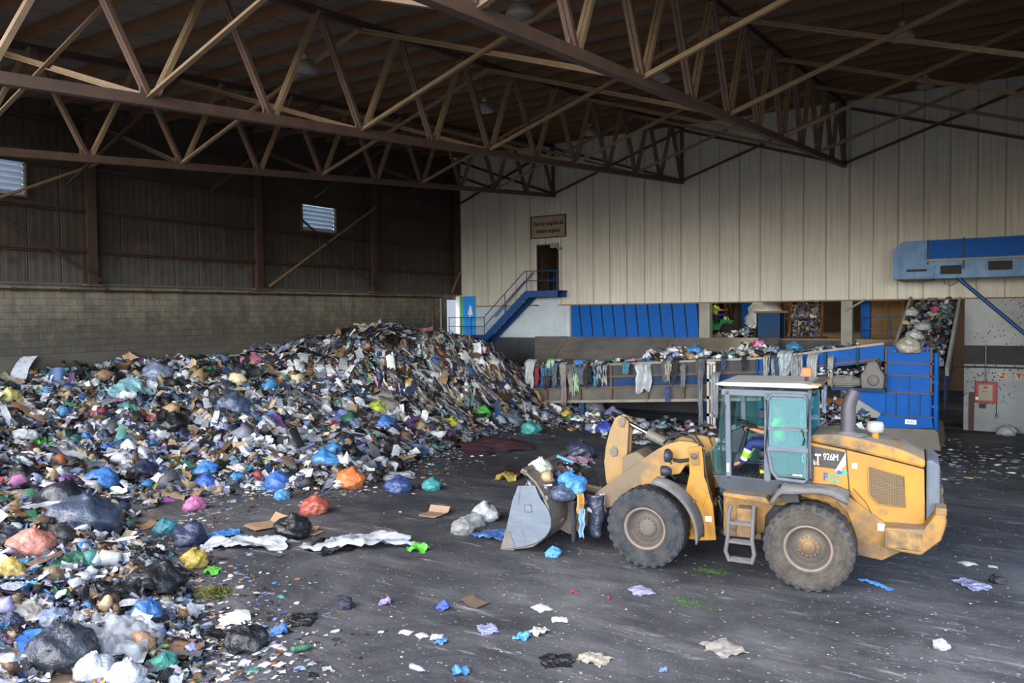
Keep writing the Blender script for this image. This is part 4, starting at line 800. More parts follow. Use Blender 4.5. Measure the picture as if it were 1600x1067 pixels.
P('front_crossmember', MB().bb((1.9, -.5, .5), (3.2, .5, .9)).bb((1.95, -.5, 1.0), (2.05, .5, 2.0)), m_yel_d)
# --- lift arms, bell crank, cylinders
armp = [(2.06, 2.28), (2.19, 2.31), (2.41, 2.31), (2.64, 2.24), (2.87, 2.11), (3.1, 1.94), (3.33, 1.75), (3.57, 1.57), (3.81, 1.4), (4.06, 1.2), (4.4, .86), (4.68, .5), (4.66, .32), (4.5, .28), (4.3, .48), (4.03, .80), (3.69, .93), (3.39, 1.09), (3.1, 1.29), (2.92, 1.47), (2.64, 1.62), (2.41, 1.68), (2.3, 1.85), (2.06, 1.95), (1.98, 2.1)]
for s in (-1, 1): P('lift_arm', MB().prism(armp, *sorted((s * .36, s * .48))), m_yel_arm, bevel=.015)
P('arm_cross_tube', MB().tube([(3.55, -.4, 1.32), (3.55, .4, 1.32)], .14, 14), m_yel_arm)
crank = [(3.64, 2.66), (3.74, 2.70), (3.84, 2.64), (3.96, 2.36), (4.04, 2.05), (4.08, 1.72), (4.04, 1.32), (3.92, .95), (3.80, .98), (3.66, 1.5), (3.58, 1.95), (3.55, 2.4), (3.55, 2.58)]
for s in (-1, 1): P('bell_crank', MB().prism(crank, *sorted((s * .08, s * .15))), m_crank, bevel=.015)
for (x, z, r) in ((3.68, 2.58, .075), (3.86, 1.95, .085), (3.88, 1.08, .06)): P('pivot_pin', MB().tube([(x, -.19, z), (x, .19, z)], r, 16), m_cyl)
P('pin_plate', MB().prism([(3.9, 2.06), (3.8, 2.06), (3.78, 1.86), (3.9, 1.84)], .15, .175), m_cyl, bevel=.02); P('pin_plate', MB().prism([(3.72, 2.66), (3.63, 2.64), (3.63, 2.45), (3.74, 2.47)], .15, .175), m_yel_arm, bevel=.02)
P('crank_bracket', MB().prism([(3.6, 1.9), (3.3, 2.02), (3.1, 1.88), (3.3, 1.45), (3.62, 1.4)], -.36, .36), m_yel_arm, bevel=.02)
P('tilt_cylinder', MB().tube([(3.2, 0, 2.35), (2.3, 0, 1.95)], .10, 16), m_cyl); P('cylinder_rod', MB().tube([(3.66, 0, 2.56), (3.15, 0, 2.33)], .045, 12), m_chrome)
for s in (-1, 1):
    P('lift_cylinder', MB().tube([(2.1, s * .28, 1.15), (2.9, s * .28, 1.3)], .085, 14), m_cyl); P('cylinder_rod', MB().tube([(2.85, s * .28, 1.29), (3.4, s * .3, 1.4)], .045, 12), m_chrome)
P('hydraulic_hose', MB().tube([(2.0, .3, 2.2), (2.15, .32, 2.42), (2.4, .3, 2.46), (2.65, .28, 2.36), (2.8, .2, 2.2)], .025, 8).tube([(2.0, .38, 2.15), (2.18, .4, 2.38), (2.45, .38, 2.42), (2.7, .33, 2.3)], .022, 8).tube([(1.92, .58, 2.2), (1.88, .6, 1.8), (1.8, .6, 1.4), (1.75, .56, 1.2)], .022, 8), m_black)
P('hydraulic_hose', MB().tube([(1.66, .48, 1.25), (1.56, .55, 1.0), (1.62, .5, .75), (1.75, .4, .7)], .035, 8).tube([(1.7, .35, 1.3), (1.5, .4, 1.05), (1.55, .35, .8)], .03, 8), m_black)
P('bucket_link', MB().beam((3.88, 0, 1.05), (4.62, 0, 1.12), .12, .14), m_yel_arm, bevel=.02)
# --- bucket
BW = 1.37
prof = [(5.84, .012), (5.42, .09), (5.15, .16), (4.94, .32), (4.80, .52), (4.76, .72), (4.80, .98), (4.92, 1.24), (5.06, 1.44), (5.26, 1.60), (5.36, 1.64)]
bk = MB(); bk.add([(x, y, z) for y in (-BW, BW) for x, z in prof], [(i, i + 1, len(prof) + i + 1, len(prof) + i) for i in range(len(prof) - 1)], False)
bucket = P('bucket', bk, m_bucket, solid=.045)
bkt = lambda n_, mb, m, **k: P(n_, mb, m, parent=bucket, **k)
side = [(5.84, .012), (5.70, .5), (5.57, 1.03), (5.44, 1.35), (5.06, 1.39), (4.99, 1.22), (4.92, 1.10), (4.82, 1.0), (4.75, .88), (4.715, .74), (4.72, .60), (4.77, .48), (4.85, .38), (4.97, .29), (5.1, .22), (5.26, .16), (5.42, .10), (5.62, .06)]
for s in (-1, 1):
    bkt('side_plate', MB().prism(side, *sorted((s * (BW + .005), s * (BW + .045)))), m_bplate, bevel=.01, label='worn blue-grey side plate')
    bkt('wear_plate', MB().prism([(5.84, .012), (5.72, .42), (5.62, .40), (5.5, .09)], *sorted((s * (BW + .045), s * (BW + .06)))), m_bucket)
    bkt('lug', MB().tube([(x, s * (BW + .05), z) for x, z in ((5.30, .98), (5.14, 1.0), (5.12, .86), (5.28, .84), (5.30, .98))], .010, 6), m_bucket)
    bkt('weld_seam', MB().tube([(5.58, s * (BW + .046), .60), (5.38, s * (BW + .046), .62), (5.26, s * (BW + .046), .2)], .008, 6), m_bucket)
    bkt('weld_seam', MB().tube([(5.38, s * (BW + .046), 1.36), (5.42, s * (BW + .046), 1.0)], .008, 6), m_bucket)
    for y in (s * .42,): bkt('mounting_ear', MB().prism([(4.92, 1.25), (4.6, .72), (4.55, .3), (4.72, .22), (4.95, .3), (4.8, .6)], y - .06, y + .06), m_bucket)
for s in (-.14, .14): bkt('mounting_ear', MB().prism([(4.95, 1.36), (4.58, 1.22), (4.56, 1.05), (4.82, .98)], s - .03, s + .03), m_bucket)
bkt('cutting_edge', MB().prism([(5.86, .005), (5.55, .02), (5.55, .055), (5.84, .03)], -BW - .03, BW + .03), m_bplate)
bkt('spill_guard', MB().prism([(5.30, 1.58), (5.40, 1.62), (5.36, 1.70), (5.24, 1.66)], -BW, BW), m_bucket)
bkt('stiffener', MB().tube([(4.84, -BW, 1.16), (4.84, BW, 1.16)], .05, 10), m_bucket)
# --- front fenders and lamps
for s in (-1, 1):
    a0, a1 = R_(99), R_(187)
    f = MB().grid(lambda u, v: (2.87 + (.93 + .05 * u) * math.cos(a0 + (a1 - a0) * u), s * (.72 + .55 * v), .75 + (.93 + .05 * u) * math.sin(a0 + (a1 - a0) * u) - .05 * (abs(2 * v - 1) ** 3)), 18, 6)
    P('front_fender', f, m_rubber, solid=.035)
    P('fender_stay', MB().tube([(2.1, s * .56, 1.2), (2.0, s * 1.0, 1.3)], .03, 8), m_black)
    hl = MB().tube([(2.2, s * .52, 1.98), (2.36, s * .62, 1.95), (2.47, s * .68, 1.98)], .035, 8)
    P('lamp_bracket', hl, m_black)
    for (x, z, r, l) in ((2.55, 2.06, .13, .12), (2.6, 1.76, .10, .18)):
        P('work_lamp', MB().lathe([(0, -l / 2), (r * .6, -l / 2), (r, 0), (r, l / 2), (r * .9, l / 2 + .01), (0, l / 2 + .01)], (x, s * .72, z), 'x', 20), m_cab_d, bevel=0)
    P('mirror_arm', MB().tube([(2.5, s * .72, 1.9), (2.55, s * .72, 2.0)], .02, 6).tube([(2.45, s * .62, 1.6), (2.55, s * .72, 1.72)], .02, 6), m_black)
# --- cab
for s in (-1, 1):
    Y0_, Y1_ = sorted((s * .70, s * .78))
    P('cab_pillar', MB().prism([(1.47, 1.72), (1.37, 1.72), (1.40, 3.36), (1.50, 3.36)], Y0_, Y1_), m_cab, bevel=.02)
    P('cab_pillar', MB().prism([(.80, 1.72), (.68, 1.72), (.68, 3.36), (.80, 3.36)], Y0_, Y1_), m_cab, bevel=.02)
    P('cab_pillar', MB().prism([(.13, 1.85), (.0, 1.85), (.02, 3.38), (.12, 3.38)], Y0_, Y1_), m_cab, bevel=.02)
    P('cab_sill', MB().prism([(1.6, 1.56), (1.72, 1.78), (1.42, 1.80), (.66, 1.78), (.0, 1.84), (.0, 1.68), (.5, 1.62), (.72, 1.44), (1.42, 1.46)], Y0_, Y1_), m_cab_d, bevel=.02)
    P('cab_header', MB().bb((.02, Y0_, 3.26), (1.56, Y1_, 3.38)), m_cab, bevel=.02)
    P('side_glass', MB().add([(1.48, s * .745, 1.74), (1.72, s * .70, 1.84), (1.74, s * .69, 2.22), (1.64, s * .72, 2.34), (1.55, s * .745, 3.3), (1.5, s * .745, 3.3)], [(0, 1, 2, 3, 4, 5)]), m_glass)
    P('side_glass_frame', MB().tube([(1.46, s * .76, 1.72), (1.72, s * .71, 1.80), (1.76, s * .70, 2.22), (1.62, s * .73, 2.40), (1.46, s * .76, 2.40)], .022, 8), m_cab)
    if s < 0:
        P('side_glass', MB().bb((.8, s * .75 - .005, 1.8), (1.4, s * .75 + .005, 3.26)).bb((.13, s * .75 - .005, 1.9), (.68, s * .75 + .005, 3.26)), m_glass)
        P('cab_rail', MB().bb((.13, s * .76, 2.3), (1.4, s * .74, 2.36)), m_cab)
    else: P('side_glass', MB().bb((.13, s * .735 - .005, 1.9), (.68, s * .735 + .005, 3.26)), m_glass)
P('cab_floor', MB().bb((.02, -.70, 1.60), (1.62, .70, 1.76)), m_cab_d); P('floor_mat', MB().bb((.75, -.5, 1.76), (1.5, .66, 1.775)), m_black)
for k in range(7): P('mat_rib', MB().bb((.8 + k * .09, .0, 1.775), (.83 + k * .09, .6, 1.785)), m_cab_d)
P('cab_base', MB().prism([(1.6, 1.44), (1.66, 1.62), (.0, 1.66), (.0, 1.5), (.7, 1.40)], -.62, .62), m_black)
P('windshield', MB().add([(1.62, -.68, 2.36), (1.62, .68, 2.36), (1.54, .68, 3.3), (1.54, -.68, 3.3)], [(0, 1, 2, 3)]).add([(1.62, -.68, 2.36), (1.62, .68, 2.36), (1.74, .66, 2.2), (1.74, -.66, 2.2)], [(0, 1, 2, 3)]).add([(1.74, -.66, 2.2), (1.74, .66, 2.2), (1.70, .66, 1.8), (1.70, -.66, 1.8)], [(0, 1, 2, 3)]), m_glass)
P('rear_glass', MB().bb((.02, -.68, 2.3), (.03, .68, 3.28)), m_glass); P('rear_wall', MB().bb((-.02, -.72, 1.8), (.05, .72, 2.3)), m_cab_d)
P('wiper', MB().tube([(1.66, .2, 2.3), (1.6, .1, 2.9)], .012, 6), m_black)
rfp = [(-.14, 3.49), (-.10, 3.46), (.06, 3.44), (1.52, 3.44), (1.63, 3.455), (1.66, 3.475), (1.56, 3.51), (.2, 3.53)]
P('cab_roof', MB().prism(rfp, -.84, .84), mat('dusty_roof', '#bdb8ad', .6, dirt='#8c857b', dscale=3, damt=.5), bevel=.025)
P('roof_edge', MB().bb((-.16, -.8, 3.49), (.0, .8, 3.53)), m_yel_d)
P('beacon', MB().bb((.04, .35, 3.62), (.2, .51, 3.78)), mat('beacon_orange', '#ee6a3c', .3), bevel=.02, label='orange beacon on the cab roof'); P('beacon_post', MB().tube([(.12, .43, 3.54), (.12, .43, 3.63)], .03, 8), m_black)
for s in (-1, 1):
    for x in (1.5, .1): P('roof_lamp', MB().lathe([(0, -.04), (.06, -.04), (.075, .03), (0, .04)], (x + (.1 if x > 1 else -.12), s * .6, 3.36), 'x', 12), m_black)
P('seat', MB().bb((.42, -.28, 2.05), (.98, .28, 2.2)).prism([(.36, 2.15), (.50, 2.15), (.42, 2.95), (.30, 2.95)], -.26, .26), m_black, bevel=.05)
P('seat_suspension', MB().bb((.48, -.22, 1.76), (.92, .24, 2.04)), m_cab_d); 
for k in range(5): P('suspension_bellows', MB().bb((.66, -.2, 1.80 + k * .05), (.97, .27, 1.825 + k * .05)), m_black)
P('floor_tag', MB().bb((.80, .271, 1.78), (.95, .275, 1.84)), mat('yellow_tag', '#b8a72c', .6))
P('steering_column', MB().beam((1.42, 0.05, 1.8), (1.26, .05, 2.6), .16, .14).prism([(1.5, 2.1), (1.36, 2.1), (1.24, 2.5), (1.3, 2.62), (1.5, 2.5)], -.1, .2), m_cab_d, bevel=.03)
sw = MB(); ax = (Vector((1.22, .05, 2.66)) - Vector((1.36, .05, 2.3))).normalized(); cx_ = Vector((1.23, .05, 2.66)); e1 = ax.cross(Vector((0, 1, 0))).normalized(); e2 = Vector((0, 1, 0))
sw.tube([cx_ + (e1 * math.cos(2 * PI * k / 24) + e2 * math.sin(2 * PI * k / 24)) * .19 for k in range(25)], .018, 8, caps=False)
for k in range(3): a = 2 * PI * k / 3 + .5; sw.tube([cx_, cx_ + (e1 * math.cos(a) + e2 * math.sin(a)) * .19], .014, 6)
P('steering_wheel', sw, m_black)
P('side_console', MB().bb((.35, -.58, 2.2), (1.0, -.34, 2.5)).bb((.95, -.5, 2.72), (1.08, -.26, 2.9)), m_cab_d, bevel=.02)
# --- door folded back
dr_ = P('door', MB().tube([(.73, .83, 3.22), (.66, .83, 3.31), (.12, .83, 3.31), (.05, .83, 3.24), (.05, .83, 1.86), (.11, .83, 1.80), (.56, .83, 1.82), (.66, .83, 1.96), (.74, .83, 2.34), (.73, .83, 3.22)], .035, 8).bb((.05, .81, 2.32), (.72, .85, 2.40)).bb((.06, .815, 2.69), (.72, .845, 2.735)), m_cab)
P('door_glass', MB().bb((.08, .826, 2.74), (.70, .834, 3.28)).bb((.08, .826, 2.40), (.70, .834, 2.69)), m_glass_d, parent=dr_); P('door_glass', MB().add([(.08, .83, 1.86), (.56, .83, 1.86), (.65, .83, 2.0), (.70, .83, 2.32), (.08, .83, 2.32)], [(0, 1, 2, 3, 4)]), m_glass_d, parent=dr_)
P('handle', MB().tube([(.13, .86, 2.45), (.10, .9, 2.55), (.12, .9, 2.65), (.16, .86, 2.72)], .016, 6), m_black, parent=dr_); P('decal', MB().bb((.14, .836, 1.9), (.3, .838, 1.925)), m_whited, parent=dr_)
P('decal', MB().bb((1.41, .782, 1.86), (1.45, .784, 2.02)), m_whited)
P('grab_rail', MB().tube([(1.52, .8, 1.9), (1.55, .84, 2.2), (1.53, .84, 2.9), (1.48, .8, 3.1)], .016, 6), m_black)
# --- hood
hood = P('hood', MB().prism([(.04, 1.66), (.04, 2.47), (-.59, 2.37), (-1.07, 2.28), (-1.74, 2.14), (-1.76, 1.22), (-1.6, 1.12), (-1.0, 1.18), (-.78, 1.40), (-.6, 1.62)], -.62, .62), m_yel, bevel=.02)
P('hood_top', MB().prism([(.04, 2.485), (.04, 2.60), (-.3, 2.63), (-.6, 2.62), (-.95, 2.56), (-1.4, 2.45), (-1.76, 2.30), (-1.75, 2.155), (-1.07, 2.295), (-.59, 2.385)], -.63, .63), mat('dusty_hood', '#a8792f', .6, dirt='#4f483f', dscale=1.3, damt=.95, dsharp=.08, dust='#8f897f', dustamt=.95), bevel=.05)
P('radiator_guard', MB().prism([(-1.77, 1.2), (-1.77, 2.30), (-1.86, 2.30), (-1.97, 2.22), (-1.98, 1.6), (-1.95, 1.45), (-1.86, 1.2)], -.6, .6), m_cab, bevel=.04)
for k in range(9): P('guard_slat', MB().bb((-1.99, -.52, 1.5 + k * .075), (-1.95, .52, 1.53 + k * .075)), m_black)
def mesh_mat():
    m = mat('brown_mesh', '#5e4c34', .6); N, L = m.node_tree.nodes, m.node_tree.links; b = N['Principled BSDF']
    tc = N.new('ShaderNodeTexCoord'); mp = N.new('ShaderNodeMapping'); mp.inputs['Rotation'].default_value = (0, R_(45), 0); L.new(tc.outputs['Object'], mp.inputs[0])
    ck = N.new('ShaderNodeTexChecker'); ck.inputs['Scale'].default_value = 56; ck.inputs[1].default_value = (*srgb('#6d5838'), 1); ck.inputs[2].default_value = (*srgb('#3a2f22'), 1); L.new(mp.outputs[0], ck.inputs[0])
    L.new(ck.outputs[0], b.inputs['Base Color']); return m
gp = [(-.89, 2.13), (-1.44, 2.0), (-1.46, 1.48), (-1.05, 1.48), (-.91, 1.64)]
for s in (-1, 1):
    P('side_grille', MB().prism(gp, *sorted((s * .622, s * .632))), mesh_mat(), parent=hood, label='brown mesh grille')
    P('grille_frame', MB().tube([(x, s * .632, z) for x, z in gp + gp[:1]], .013, 6), m_yel, parent=hood)
    sm_ = [(-.56, 2.35), (-.59, 1.66), (-.98, 1.19)]
    P('panel_seam', MB().tube([(-.545, s * .625, 2.38), (-.60, s * .625, 1.66), (-.63, s * .625, 1.58), (-.93, s * .625, 1.2), (-1.6, s * .625, 1.13), (-1.76, s * .625, 1.22)], .009, 6).tube([(-.66, s * .625, 1.72), (-.86, s * .625, 1.5), (-1.02, s * .625, 1.2)], .006, 6), m_black, parent=hood)
    P('decal', MB().prism([(.04, 2.42), (-.53, 2.34), (-.5, 2.03), (.04, 2.06)], *sorted((s * .622, s * .628))), mat('decal_black', '#1d242c', .5, dirt='#8a6a30', dscale=9, damt=.18), parent=hood)
    P('decal_stripe', MB().prism([(-.54, 2.33), (-.54, 2.13), (-.46, 2.0), (-.37, 2.0)], *sorted((s * .628, s * .632))), m_whited, parent=hood)
    P('decal', MB().bb((-.72, s * .622, 2.07), (-.64, s * .626, 2.16)).bb((-1.2, s * .704, 1.06), (-1.05, s * .708, 1.18)), m_whited, parent=hood)
    P('latch', MB().bb((-1.2, s * .622, 1.32), (-1.05, s * .63, 1.42)), m_yel_d, parent=hood)
rx = (PI / 2, 0, PI)
ORIG[hood.name] = Vector((0, 0, 0))
m_fccb = mat('logo_blue', '#203f8f', .5); m_fccg = mat('logo_teal', '#21a38d', .5)
for s in (1, -1):
    r_ = (PI / 2, 0, PI if s > 0 else 0); Yt = s * .632; mir = s
    text('CAT', .28, hood, (.02, Yt, 2.17), r_, m_whited, bold=.004, sx=.58)
    tri = MB().add([(.05 * 1, Yt + s * .003, 2.10), (-.05, Yt + s * .003, 2.16), (-.13, Yt + s * .003, 2.09)], [(0, 1, 2)]); P('lettering', tri, mat('loader_yellow', '#d79a26'), parent=hood)
    text('926M', .165, hood, (-.30, Yt, 2.235), r_, m_whited, bold=0.0, sx=.66)
    text('F', .19, hood, (-.215, Yt - s * .002, 1.88), r_, m_fccb, bold=.003, sx=.8); text('CC', .19, hood, (-.36, Yt - s * .002, 1.875), r_, m_fccg, bold=.003, sx=.76)
    for k, m in ((0, m_fccb), (1, m_fccg)):
        x0 = -.39 - k * .09; ar = MB().prism([(x0, 2.02), (x0 - .06, 2.02), (x0 - .10, 1.985), (x0 - .06, 1.95), (x0, 1.95), (x0 - .03, 1.985)], *sorted((s * .628, s * .633))); P('logo_arrow', ar, m, parent=hood)
# --- bumper, platforms, ladder
bp_ = MB().prism([(-1.16, 1.2), (-1.16, .84), (-1.7, .80), (-1.98, 1.08), (-2.05, 1.32), (-2.05, 1.5), (-1.9, 1.5), (-1.72, 1.22)], -1.02, 1.02)
P('counterweight', bp_, m_yel_d, bevel=.03)
for s in (-1, 1): P('bumper_block', MB().bb((-1.72, min(s * .6, s * 1.035), .86), (-1.2, max(s * .6, s * 1.035), 1.16)), mat('rubbed_yellow', '#94703a', .6, dirt='#453e36', dscale=4, damt=.95, dsharp=.12, streak=(6, '#3c362f', .7, (1, 1, 1))), bevel=.03)
for s in (-1, 1):
    P('tail_lamp_guard', MB().bb((-2.06, min(s * .6, s * .98), 1.48), (-1.9, max(s * .6, s * .98), 1.6)), m_yel_d, bevel=.02); P('tail_lamp', MB().bb((-2.07, min(s * .7, s * .9), 1.34), (-2.03, max(s * .7, s * .9), 1.42)), mat('tail_red', '#6b1a1a', .4))
    f = MB().grid(lambda u, v: (.62 - 1.24 * u, s * (.64 + .58 * v), 1.735 - .05 * max(0, v - .8) / .2 - (.24 * max(0, .12 - u) / .12) - .08 * max(0, u - .8) / .2 - .03 * v * math.sin(7 * u + .4)), 20, 8)
    P('rear_fender', f, m_rubber, solid=.05)
    P('fender_skirt', MB().prism([(.52, 1.72), (.2, 1.70), (.16, 1.50), (.42, 1.48)], *sorted((s * .72, s * 1.1))), m_black)
    P('step_platform', MB().prism([(1.46, 1.47), (1.46, 1.54), (.72, 1.52), (.62, 1.40), (.74, 1.42)], *sorted((s * .62, s * 1.08))), m_yel_d, bevel=.015)
    lx = [(1.30, 1.34), (1.34, 1.2), (1.36, .75), (1.40, .5), (1.33, .33)]; rx_ = [(.90, 1.38), (.92, 1.2), (.94, .75), (.90, .5), (.95, .33)]
    lad = P('ladder', MB().tube([(x, s * 1.14, z) for x, z in lx], .038, 8).tube([(x, s * 1.14, z) for x, z in rx_], .038, 8), m_rubber)
    for z, d in ((.35, .16), (.68, .14), (1.02, .14)):
        P('rung', MB().bb((.92, min(s * (1.16 - d), s * 1.16), z - .02), (1.36, max(s * (1.16 - d), s * 1.16), z + .02)).bb((.95, min(s * 1.0, s * 1.17), z + .02), (1.33, max(s * 1.0, s * 1.17), z + .03)), m_rubber, parent=lad)
    P('tool_box', MB().bb((.93, min(s * .66, s * 1.0), .74), (1.24, max(s * .66, s * 1.0), 1.26)), m_yel_d, bevel=.02)
    P('tank', MB().bb((.3, min(s * .4, s * .66), .62), (.88, max(s * .4, s * .66), 1.3)), m_black, bevel=.05)
# --- exhaust and pre-cleaner
P('exhaust_stack', MB().tube([(-.55, .25, 2.58), (-.55, .25, 3.0), (-.56, .25, 3.12), (-.6, .25, 3.25), (-.66, .25, 3.38)], [.125, .125, .12, .115, .11], 20, caps=False), mat('exhaust_grey', '#504e52', .5, metal=.4, dirt='#55535a', dscale=5, damt=.6))
P('exhaust_flange', MB().lathe([(.105, .14), (.13, .04), (.30, .015), (.32, 0)], (-.55, .25, 2.6), 'z', 16), m_rubber)
P('pre_cleaner', MB().lathe([(0, .0), (.12, .02), (.14, .08), (.14, .15), (.12, .2), (0, .21)], (-.98, .1, 2.63), 'z', 20), mat('clear_bowl', '#a9aaa4', .25, dirt='#6a6a66', dscale=8, damt=.6)); P('pre_cleaner_stem', MB().tube([(-.98, .1, 2.5), (-.98, .1, 2.64)], .06, 12), m_yel)

# ------------------------------------------------------------------ people (skinned joints, posed)
def skinned(name, joints, edges, radii, m, parent, root=0, sub=2):
    me = bpy.data.meshes.new(name); me.from_pydata([tuple(j) for j in joints], edges, []); me.update()
    o = bpy.data.objects.new(name, me); COL.objects.link(o); o.parent = parent
    o.modifiers.new('skin', 'SKIN'); sv = me.skin_vertices[0].data
    for i, r in enumerate(radii):
        sv[i].radius = r if isinstance(r, (tuple, list)) else (r, r); sv[i].use_root = (i == root)
    o.modifiers['skin'].use_smooth_shade = True
    s = o.modifiers.new('sub', 'SUBSURF'); s.levels = sub; s.render_levels = sub
    me.materials.append(m); return o
m_skin = mat('skin', '#a8755a', .55); m_hair = mat('dark_hair', '#241a15', .7)
m_vis = mat('hi_vis_green', '#8fe01c', .6); m_navy = mat('navy_cloth', '#1d2d63', .75, dirt='#16204a', dscale=6, damt=.5); m_band = mat('reflective_band', '#d9dde0', .4); m_boot = mat('boots', '#17181b', .6)
def seated(root, S):
    """seated figure facing +x; S scales; origin at the hip on the seat"""
    V = lambda x, y, z: Vector((x, y, z)) * S
    hip = V(0, 0, .10); w1 = V(-.02, 0, .25); ch = V(-.04, 0, .45); nk0 = V(-.03, 0, .58); nk = V(.0, 0, .66); hd = V(.03, 0, .76); ht = V(.03, 0, .86)
    J = [hip, w1, ch, nk0, nk]; E = [(0, 1), (1, 2), (2, 3), (3, 4)]; Rr = [(.15, .12), (.145, .11), (.16, .115), (.07, .07), (.052, .052)]
    Rr = [(a * S, b * S) for a, b in Rr]
    def add(p, par, r): J.append(p); E.append((par, len(J) - 1)); Rr.append((r * S, r * S)); return len(J) - 1
    # head as part of the same surface
    h1 = add(V(.02, 0, .72), 4, .068); h2 = add(V(.025, 0, .80), h1, .092); h3 = add(V(.02, 0, .88), h2, .082)
    hands = []
    for s in (-1, 1):
        sh = add(V(-.02, s * .19, .53), 3, .062); el = add(V(.20, s * .27, .33), sh, .047); wr = add(V(.44, s * .15, .37), el, .032)
        pm = add(V(.50, s * .135, .385), wr, .034); hands.append((s, V(.52, s * .135, .39)))
        kn_p = add(V(.08, s * .1, .09), 0, .09); kn = add(V(.46, s * .16, .12), kn_p, .066); an = add(V(.62, s * .15, -.26), kn, .045); ft = add(V(.78, s * .16, -.32), an, .042)
    body = skinned('body', J, E, Rr, m_skin, root)
    for s, p in hands:                      # four fingers and a thumb closing on the wheel
        for k in range(4):
            y = (-.03 + .02 * k) * S; L = (.05, .058, .056, .045)[k] * S
            q = p + Vector((0, y, .0)); skinned('finger', [q, q + Vector((L, 0, .004)), q + Vector((L + .015 * S, 0, -.03 * S)), q + Vector((L - .01 * S, 0, -.055 * S))], [(0, 1), (1, 2), (2, 3)], [.010 * S, .0095 * S, .009 * S, .008 * S], m_skin, root, sub=1)
        q = p + Vector((-.02 * S, -s * .03 * S, 0)); skinned('thumb', [q, q + Vector((.03, -s * .025, -.01)) * S, q + Vector((.055, -s * .02, -.03)) * S], [(0, 1), (1, 2)], [.012 * S, .011 * S, .009 * S], m_skin, root, sub=1)
    fc = MB(); hc = V(.045, 0, .80)
    fc.add(*lumpy(hc + V(.075, 0, -.01), (.018 * S, .014 * S, .03 * S), 2, 1.0, .1), True)
    for s in (-1, 1): fc.add(*lumpy(hc + V(-.02, s * .088, -.01), (.02 * S, .01 * S, .03 * S), 2, 2.0, .1), True)
    fc.build('nose_and_ears', m_skin, parent=root)
    ey = MB()
    for s in (-1, 1): ey.add(*lumpy(hc + V(.066, s * .033, .015), (.01 * S, .013 * S, .008 * S), 2, 1.0, 0), True)
    ey.add(*lumpy(hc + V(.066, 0, -.052), (.008 * S, .024 * S, .006 * S), 2, 1.0, 0), True); ey.build('eyes_and_mouth', m_hair, parent=root)
    hr = MB(); vs, fs = lumpy(V(.0, 0, .855), (.105 * S, .098 * S, .085 * S), 3, 7.0, .08); hr.add(vs, fs, True); hr.build('hair', m_hair, parent=root)
    # clothes follow the same joints, a little wider
    Js = [V(-.0, 0, .14), w1, ch, nk0]; Es = [(0, 1), (1, 2), (2, 3)]; Rs = [(.165 * S, .13 * S), (.165 * S, .13 * S), (.175 * S, .13 * S), (.085 * S, .08 * S)]
    for s in (-1, 1):
        Js.append(V(-.02, s * .19, .53)); Es.append((3, len(Js) - 1)); Rs.append((.078 * S,) * 2); Js.append(V(.12, s * .24, .40)); Es.append((len(Js) - 2, len(Js) - 1)); Rs.append((.066 * S,) * 2)
    skinned('shirt', Js, Es, Rs, m_vis, root)
    Jt = [V(-.0, 0, .16), V(0, 0, .06)]; Et = [(0, 1)]; Rt = [(.165 * S, .13 * S), (.16 * S, .13 * S)]
    for s in (-1, 1):
        b0 = len(Jt); Jt += [V(.12, s * .11, .09), V(.46, s * .16, .12), V(.54, s * .155, -.06)]; Et += [(1, b0), (b0, b0 + 1), (b0 + 1, b0 + 2)]; Rt += [(.105 * S,) * 2, (.085 * S,) * 2, (.075 * S,) * 2]
    skinned('trousers', Jt, Et, Rt, m_navy, root)
    for s in (-1, 1):
        kn, an = V(.46, s * .16, .12), V(.62, s * .15, -.26); d = an - kn
        for f0, f1, m, nm in ((.32, .46, m_band, 'trouser_band'), (.46, .72, m_vis, 'trouser_leg'), (.72, .86, m_band, 'trouser_band'), (.86, 1.0, m_navy, 'trouser_cuff')):
            MB().tube([kn + d * f0, kn + d * f1], [(.082 - .018 * f0) * S, (.082 - .018 * f1) * S], 14).build(nm, m, parent=root)
        skinned('boot', [an + V(0, 0, .03), an + V(.01, 0, -.05), an + V(.15, 0, -.075)], [(0, 1), (1, 2)], [.058 * S, .058 * S, .045 * S], m_boot, root)
    return root
HIP = Vector((.66, 0.0, 2.20))
dv = thing('person', LMAT @ HIP, 'driver in a bright green shirt and navy trousers seated in the loader cab', 'person', rz=LRZ, local=True)
seated(dv, 1.02)
p2 = thing('person', (-12.35, 38.6, HF + .95), 'distant worker in a bright green shirt seated on the green forklift', 'person', local=True)
seated(p2, 1.0)
